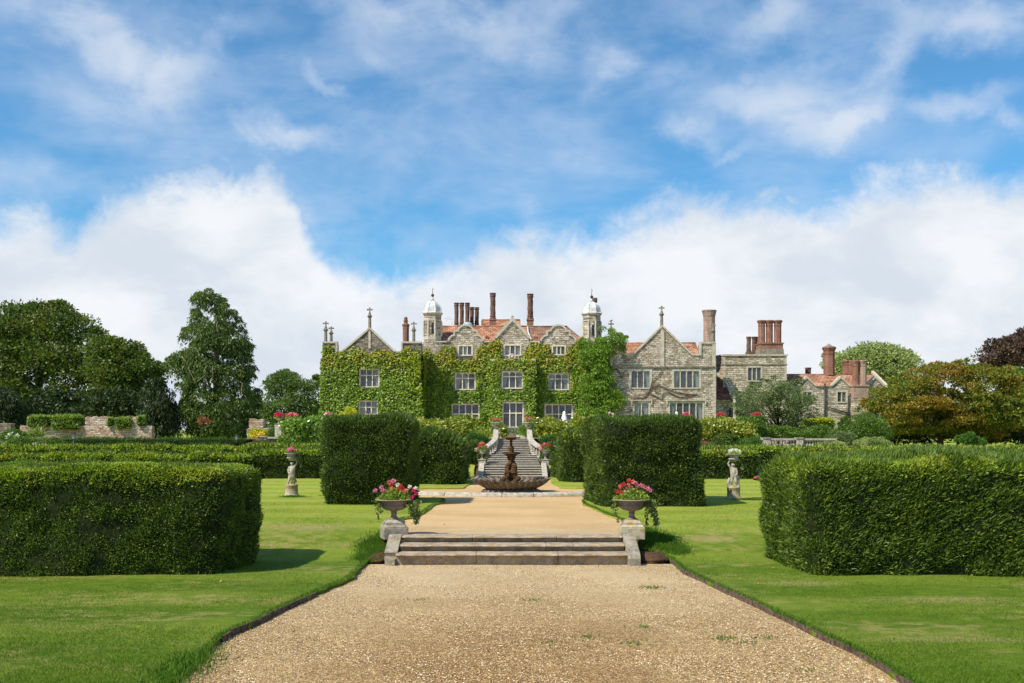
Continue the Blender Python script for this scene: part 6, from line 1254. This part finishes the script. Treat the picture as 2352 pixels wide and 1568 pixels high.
# ------------------------------------------------------------------ trees
tree('beech_tree', 'huge spreading green beech filling the left edge of the picture', [(-160, 730), (-60, 715), (0, 712), (25, 703), (60, 705), (90, 708), (115, 697), (145, 699), (165, 712), (200, 738), (222, 758), (240, 772), (262, 800), (285, 850), (300, 920), (290, 990), (-160, 1000)], 104, 6.5, 620, 85, 1.5, .52, TREE_BEECH, base=90, trunk_r=.6, seed=101, rag=.38, gaps=.26, group='large trees behind the ruined wall')
tree('beech_tree', 'smaller round-topped green tree between the huge beech and the cypress', [(222, 780), (240, 779), (262, 778), (285, 783), (300, 790), (316, 800), (326, 815), (342, 832), (360, 838), (368, 848), (364, 860), (356, 870), (350, 900), (345, 950), (340, 1003), (230, 1003)], 97, 4.0, 260, 80, 1.15, .48, TREE_BEECH, base=290, trunk_r=.4, seed=102, rag=.45, gaps=.26, group='large trees behind the ruined wall')
tree('weeping_tree', 'dark weeping evergreen beside the right end of the ruined wall', [(346, 875), (356, 867), (366, 876), (375, 888), (396, 900), (408, 930), (420, 970), (425, 1005), (333, 1005), (330, 950), (336, 905)], 82, 1.8, 220, 60, .7, .42, TREE_DARK, base=370, trunk_r=.2, seed=103, droop=1.0, flat=1.3, asp=.28)
tree('yew_tree', 'dark drooping evergreen at the far left edge behind the grey stub', [(-60, 880), (0, 890), (35, 900), (55, 930), (66, 970), (60, 1008), (-60, 1008)], 80, 2.2, 160, 60, .8, .42, TREE_DARK, base=-10, trunk_r=.25, seed=104, droop=.8, flat=1.2, asp=.3)
tree('shrub', 'dark evergreen undergrowth behind the ruined wall', [(60, 1006), (60, 930), (150, 900), (260, 905), (350, 900), (350, 1006)], 84, 2.2, 260, 50, 1.0, .45, TREE_DARK, base=200, trunk_r=.2, seed=105, cat='shrub')
tree('cypress_tree', 'tall drooping dark green cypress left of the manor', [(468, 662), (479, 656), (490, 660), (498, 664), (505, 680), (518, 690), (529, 696), (536, 712), (548, 728), (556, 738), (562, 765), (572, 786), (570, 800), (583, 838), (576, 855), (578, 878), (590, 890), (599, 914), (592, 930), (597, 945), (588, 968), (580, 991), (550, 1006), (454, 1006), (440, 975), (426, 938), (430, 905), (428, 885), (404, 884), (397, 852), (391, 822), (404, 815), (412, 800), (419, 790), (421, 775), (428, 762), (421, 738), (436, 730), (452, 731), (450, 700), (449, 678), (461, 672)], 84, 3.0, 500, 85, .60, .36, TREE_CYP, base=497, trunk_r=.38, seed=106, droop=1.0, flat=1.0, asp=.33, trunk_top=.9, limbs=14, twigs=18, shell=.35, rag=.36, gaps=.40, extra=(CYP_BROWN, [(480, 958), (500, 950), (512, 975), (545, 990), (540, 1003), (500, 1004), (482, 996), (478, 975)], 420))
tree('ash_tree', 'light airy green tree between the cypress and the creeper-clad wing', [(600, 1003), (600, 960), (606, 930), (610, 895), (625, 868), (645, 856), (665, 854), (690, 862), (705, 866), (722, 872), (727, 888), (740, 900), (742, 1003)], 100, 3.0, 230, 60, .85, .36, TREE_ASH, base=668, trunk_r=.2, seed=107)
tree('willow_tree', 'pale silvery-green tree showing above the cottage roof', [(1888, 852), (1905, 838), (1925, 815), (1940, 800), (1958, 793), (1985, 789), (2015, 793), (2035, 797), (2060, 806), (2075, 812), (2093, 830), (2098, 850), (2070, 900), (1900, 890)], 125, 4.5, 260, 75, 1.3, .55, TREE_SILVER, base=1990, trunk_r=.4, seed=108)
tree('maple_tree', 'broad Japanese maple with layered orange-tinged green foliage', [(1987, 936), (1995, 915), (2001, 899), (2021, 884), (2040, 868), (2051, 861), (2075, 848), (2097, 840), (2115, 830), (2132, 828), (2160, 830), (2175, 827), (2197, 826), (2215, 832), (2232, 834), (2259, 840), (2285, 843), (2305, 850), (2310, 905), (2330, 930), (2343, 957), (2338, 1004), (2300, 1012), (2284, 1014), (2240, 1005), (2211, 1000), (2170, 1000), (2117, 998), (2055, 1002), (2015, 998), (1992, 970)], 76, 4.6, 520, 80, .80, .32, TREE_MAPLE, base=2160, trunk_r=.28, gaps=.30, rag=.95, seed=109, flat=.30, limbs=16, trunk_top=.6)
tree('shrub', 'dark shade planting under the Japanese maple', [(2010, 1018), (2015, 965), (2080, 950), (2200, 945), (2330, 940), (2420, 945), (2420, 1018)], 80.5, 2.0, 300, 45, .8, .36, TREE_DARK, base=2200, trunk_r=.15, seed=110, cat='shrub')
tree('plane_tree', 'rounded mid-green tree at the far right edge beside the maple', [(2296, 900), (2300, 870), (2318, 855), (2345, 850), (2380, 848), (2430, 860), (2460, 1010), (2330, 1010), (2335, 960), (2310, 930)], 83, 3.2, 260, 65, .9, .36, TREE_GREEN, base=2390, trunk_r=.3, seed=111)
tree('copper_beech', 'dark purple-leaved tree rising behind the maple at the right edge', [(2262, 822), (2266, 808), (2275, 796), (2285, 780), (2300, 776), (2318, 784), (2328, 765), (2337, 757), (2350, 764), (2400, 745), (2460, 735), (2520, 850), (2300, 860)], 108, 4.5, 260, 70, 1.1, .5, TREE_PURPLE, base=2400, trunk_r=.4, seed=112)
tree('olive_tree', 'grey-green spreading tree with slender stems in front of the tower', [(1682, 918), (1690, 906), (1705, 900), (1719, 890), (1738, 882), (1752, 884), (1769, 874), (1788, 866), (1800, 872), (1815, 878), (1830, 890), (1847, 895), (1858, 908), (1866, 922), (1880, 935), (1891, 948), (1888, 963), (1865, 974), (1824, 985), (1790, 985), (1770, 968), (1753, 963), (1730, 962), (1705, 959), (1690, 945), (1684, 932)], 66, 2.0, 250, 60, .48, .17, TREE_OLIVE, base=1787, trunk_r=.13, seed=113, limbs=26, trunk_top=.7, shell=.7, bark=BARK, gaps=.50, rag=1.3)
fw = tree('distant_wood', 'distant line of dark green woodland on the horizon', [(-900, 955), (-500, 940), (0, 950), (400, 945), (700, 950), (1200, 948), (1800, 950), (2300, 940), (2800, 945), (3300, 955), (3300, 1000), (-900, 1000)], 185, 9, 1500, 16, 4.5, 1.9, TREE_DARK, base=1200, trunk_r=.1, seed=114, limbs=0); del fw['category']; fw['kind'] = 'stuff'
# shrubs along the terrace edge
def shrub(label, poly, Y, mat, seed, n=120, per=60, rc=.35, leaf=.15, thick=1.0, asp=.42, cat='shrub', group=None, **k): return tree('shrub', label, poly, Y, thick, n, per, rc, leaf, mat, trunk_r=.05, seed=seed, cat=cat, group=group, limbs=4, shell=.35, **k)
shrub('glossy pale green laurel mound beside the left balustrade', [(650, 1022), (648, 990), (653, 972), (670, 963), (700, 959), (735, 962), (760, 970), (775, 985), (778, 1022)], 60.0, LAUREL, 201, 230, 60, .38, .17, 1.2)
shrub('golden yellow shrub rising behind the left yew cube', [(768, 985), (772, 962), (782, 952), (794, 938), (802, 936), (812, 946), (820, 958), (835, 968), (838, 985)], 63, GOLD, 202, 70, 50, .3, .16, .5)
shrub('yellow-green laurel bank left of the staircase', [(925, 1022), (930, 975), (945, 966), (962, 964), (985, 970), (1010, 964), (1035, 957), (1055, 960), (1075, 970), (1100, 974), (1122, 984), (1132, 1000), (1132, 1022)], 61.5, LAUREL_Y, 203, 330, 60, .38, .17, 1.3)
shrub('yellow-green laurel bank right of the staircase', [(1224, 1018), (1222, 985), (1232, 970), (1250, 962), (1275, 960), (1300, 966), (1330, 962), (1355, 960), (1385, 966), (1408, 972), (1420, 990), (1420, 1018)], 61.5, LAUREL_Y, 204, 330, 60, .38, .17, 1.3)
shrub('small bright green climber beside the right top post', [(1194, 1003), (1196, 985), (1203, 974), (1212, 968), (1221, 978), (1223, 1003)], 60.3, WISTERIA, 205, 50, 40, .2, .13, .35)
shrub('small reddish-green shrub beside the left top post', [(1144, 1003), (1146, 982), (1152, 976), (1161, 984), (1162, 1003)], 60.5, LAUREL_Y, 206, 30, 40, .2, .12, .3)
shrub('yellow-tipped laurel bank below the grey wing', [(1592, 1012), (1595, 975), (1612, 966), (1630, 962), (1655, 965), (1685, 966), (1700, 975), (1728, 985), (1738, 1012)], 61.5, LAUREL_Y, 207, 260, 60, .38, .17, 1.2)
shrub('plain green bush between the yellow laurel and the grey-green tree', [(1688, 1006), (1690, 972), (1700, 960), (1718, 958), (1740, 964), (1754, 975), (1756, 1006)], 63, SHRUB, 208, 130, 60, .34, .15, 1.0)
shrub('feathery low green bush below the right laurel bank', [(1606, 1024), (1614, 1010), (1636, 1000), (1660, 998), (1685, 1006), (1692, 1024)], 58.8, YEW_MID, 209, 80, 50, .28, .16, .7, .2)
shrub('low round light green bush before the right balustrade post', [(1688, 1024), (1694, 1012), (1710, 1004), (1728, 1005), (1742, 1013), (1746, 1024)], 58.8, BOX_GREEN, 210, 80, 50, .25, .11, .7)
shrub('dark green planting behind the right balustrade', [(1750, 1012), (1752, 990), (1780, 980), (1830, 984), (1860, 980), (1905, 982), (1940, 990), (1942, 1012)], 64.5, SHRUB, 211, 240, 50, .38, .16, 1.2)
shrub('broad fresh green shrub left of the maple', [(1925, 1014), (1932, 985), (1945, 965), (1965, 953), (1988, 950), (2008, 960), (2028, 975), (2040, 1014)], 65, SHRUB, 212, 230, 60, .38, .15, 1.4)
shrub('tangled shrub with bare twigs right of the balustrade', [(1895, 1024), (1905, 995), (1930, 985), (1955, 995), (1962, 1024)], 60.5, TREE_OLIVE, 213, 70, 40, .3, .12, .6)
shrub('pale fern-like growth right of the balustrade', [(1952, 1024), (1958, 1012), (1985, 1006), (2030, 1008), (2048, 1024)], 58.0, TREE_SILVER, 214, 80, 45, .25, .12, .6)
shrub('pale fern-like growth in front of the right balustrade', [(1868, 1025), (1880, 1016), (1905, 1012), (1935, 1018), (1945, 1025)], 58.4, TREE_SILVER, 219, 60, 40, .2, .1, .5)
shrub('upright light green leafy perennial under the maple', [(2196, 1024), (2203, 1000), (2215, 992), (2232, 990), (2236, 1024)], 62, BOX_GREEN, 215, 50, 40, .25, .14, .4)
shrub('smaller upright light green perennial under the maple', [(2240, 1024), (2248, 1006), (2253, 1000), (2260, 1010), (2262, 1024)], 62, BOX_GREEN, 216, 30, 40, .2, .13, .3)
shrub('rose bush with pale blooms beside the grey wall stub', [(4, 1016), (8, 995), (25, 990), (48, 994), (60, 1004), (66, 1016)], 64, SHRUB, 217, 70, 50, .28, .14, .6)
shrub('orange-yellow leaved bush at the foot of the pink stub', [(572, 1012), (576, 994), (590, 988), (606, 992), (612, 1012)], 64, GOLD, 218, 50, 40, .25, .14, .5)
shrub('low mixed green border plants left of the clipped box hedge', [(20, 1020), (30, 1006), (70, 1003), (120, 1006), (165, 1008), (168, 1020)], 62.5, SHRUB, 222, 110, 40, .25, .13, .5)
shrub('row of low leafy plants along the foot of the ruined wall', [(180, 1016), (185, 1008), (230, 1006), (280, 1009), (330, 1007), (334, 1016)], 66, BOX_GREEN, 220, 90, 35, .22, .13, .3)
shrub('green-white rose bush to the right of the left balustrade rail', [(608, 1006), (612, 985), (640, 980), (652, 985), (655, 1006)], 66, TREE_ASH, 221, 80, 40, .3, .13, .6)
for a, c, t_, bb, lab in ((1851, 1874, 964, 1000, 'narrow golden-topped clipped yew block in front of the cottage'), (1879, 1917, 962.5, 992, 'wide golden-topped clipped yew block in front of the cottage')):
    hedge('topiary', lab, [(X(a, 71), 71), (X(c, 71), 71), (X(c, 71), 72.4), (X(a, 71), 72.4)], 2.3, Z(t_, 71), 420, .10, YEW_GOLD_LIT, .2, .06, a, 'clipped golden blocks', 'topiary', top_mat=GOLD, top_frac=3.0)
# flower specks
def specks(name, label, poly, Y, mat, n, s, seed, cat='flowers'):
    rng = np.random.default_rng(seed); pw = P2D(poly, Y); x = rng.uniform(min(p[0] for p in pw), max(p[0] for p in pw), n); z = rng.uniform(min(p[1] for p in pw), max(p[1] for p in pw), n); k = inpoly(x, z, pw); x, z = x[k], z[k]; n = len(x)
    if not n: return
    c = np.repeat(np.stack([x, Y + rng.normal(size=n) * .1, z], 1), 5, 0); o = leaves(name, c + rng.normal(size=c.shape) * s * .4, rng.normal(size=c.shape), s * np.ones(len(c)), s * .8 * np.ones(len(c)), mat, None, rng); return tag(o, label, cat, None, 'stuff')
specks('flowers', 'lilac flowers hanging over the right balustrade', [(1766, 1022), (1772, 1008), (1800, 1006), (1818, 1014), (1822, 1022)], 59.1, LILAC, 40, .055, 1)
specks('flowers', 'white rose blooms beside the grey wall stub', [(8, 1004), (14, 990), (50, 996), (56, 1010)], 63.4, WHITE, 26, .12, 2)
specks('flowers', 'yellow-orange flowers at the foot of the pink stub', [(575, 1006), (582, 990), (604, 992), (608, 1006)], 63.4, YELLOWF, 50, .12, 3)
specks('fallen_leaves', 'dry yellowish leaves scattered over the lawns and gravel', [(0, 0)] * 3, 10, YELLOWF, 1, .1, 4)
rng = np.random.default_rng(8); ly = rng.uniform(11.5, 30, 70); lx = rng.uniform(-9, 10, 70); P = np.stack([lx, ly, [(.48 if (y > 22.7 and abs(x) < 2.4) else ground_z(x, y) - (.06 if abs(x) < 3.3 and y < 21.4 else 0)) + .02 for x, y in zip(lx, ly)]], 1); k = ~((np.abs(lx) < 3.4) & (ly > 21.4) & (ly < 24.6)); P = P[k]
D = rng.normal(size=P.shape); D[:, 2] = .15; o = leaves('fallen_leaves', P, D, .06 * np.ones(len(P)), .045 * np.ones(len(P)), leaf_mat('dry_leaf', (.30, .16, .05), (.42, .28, .10), (.55, .42, .2), .2, 3.0), None, rng, N=np.repeat([[0, 0, 1.0]], len(P), 0)); tag(o, 'small dry fallen leaves scattered over lawn and gravel', 'fallen leaves', None, 'stuff')
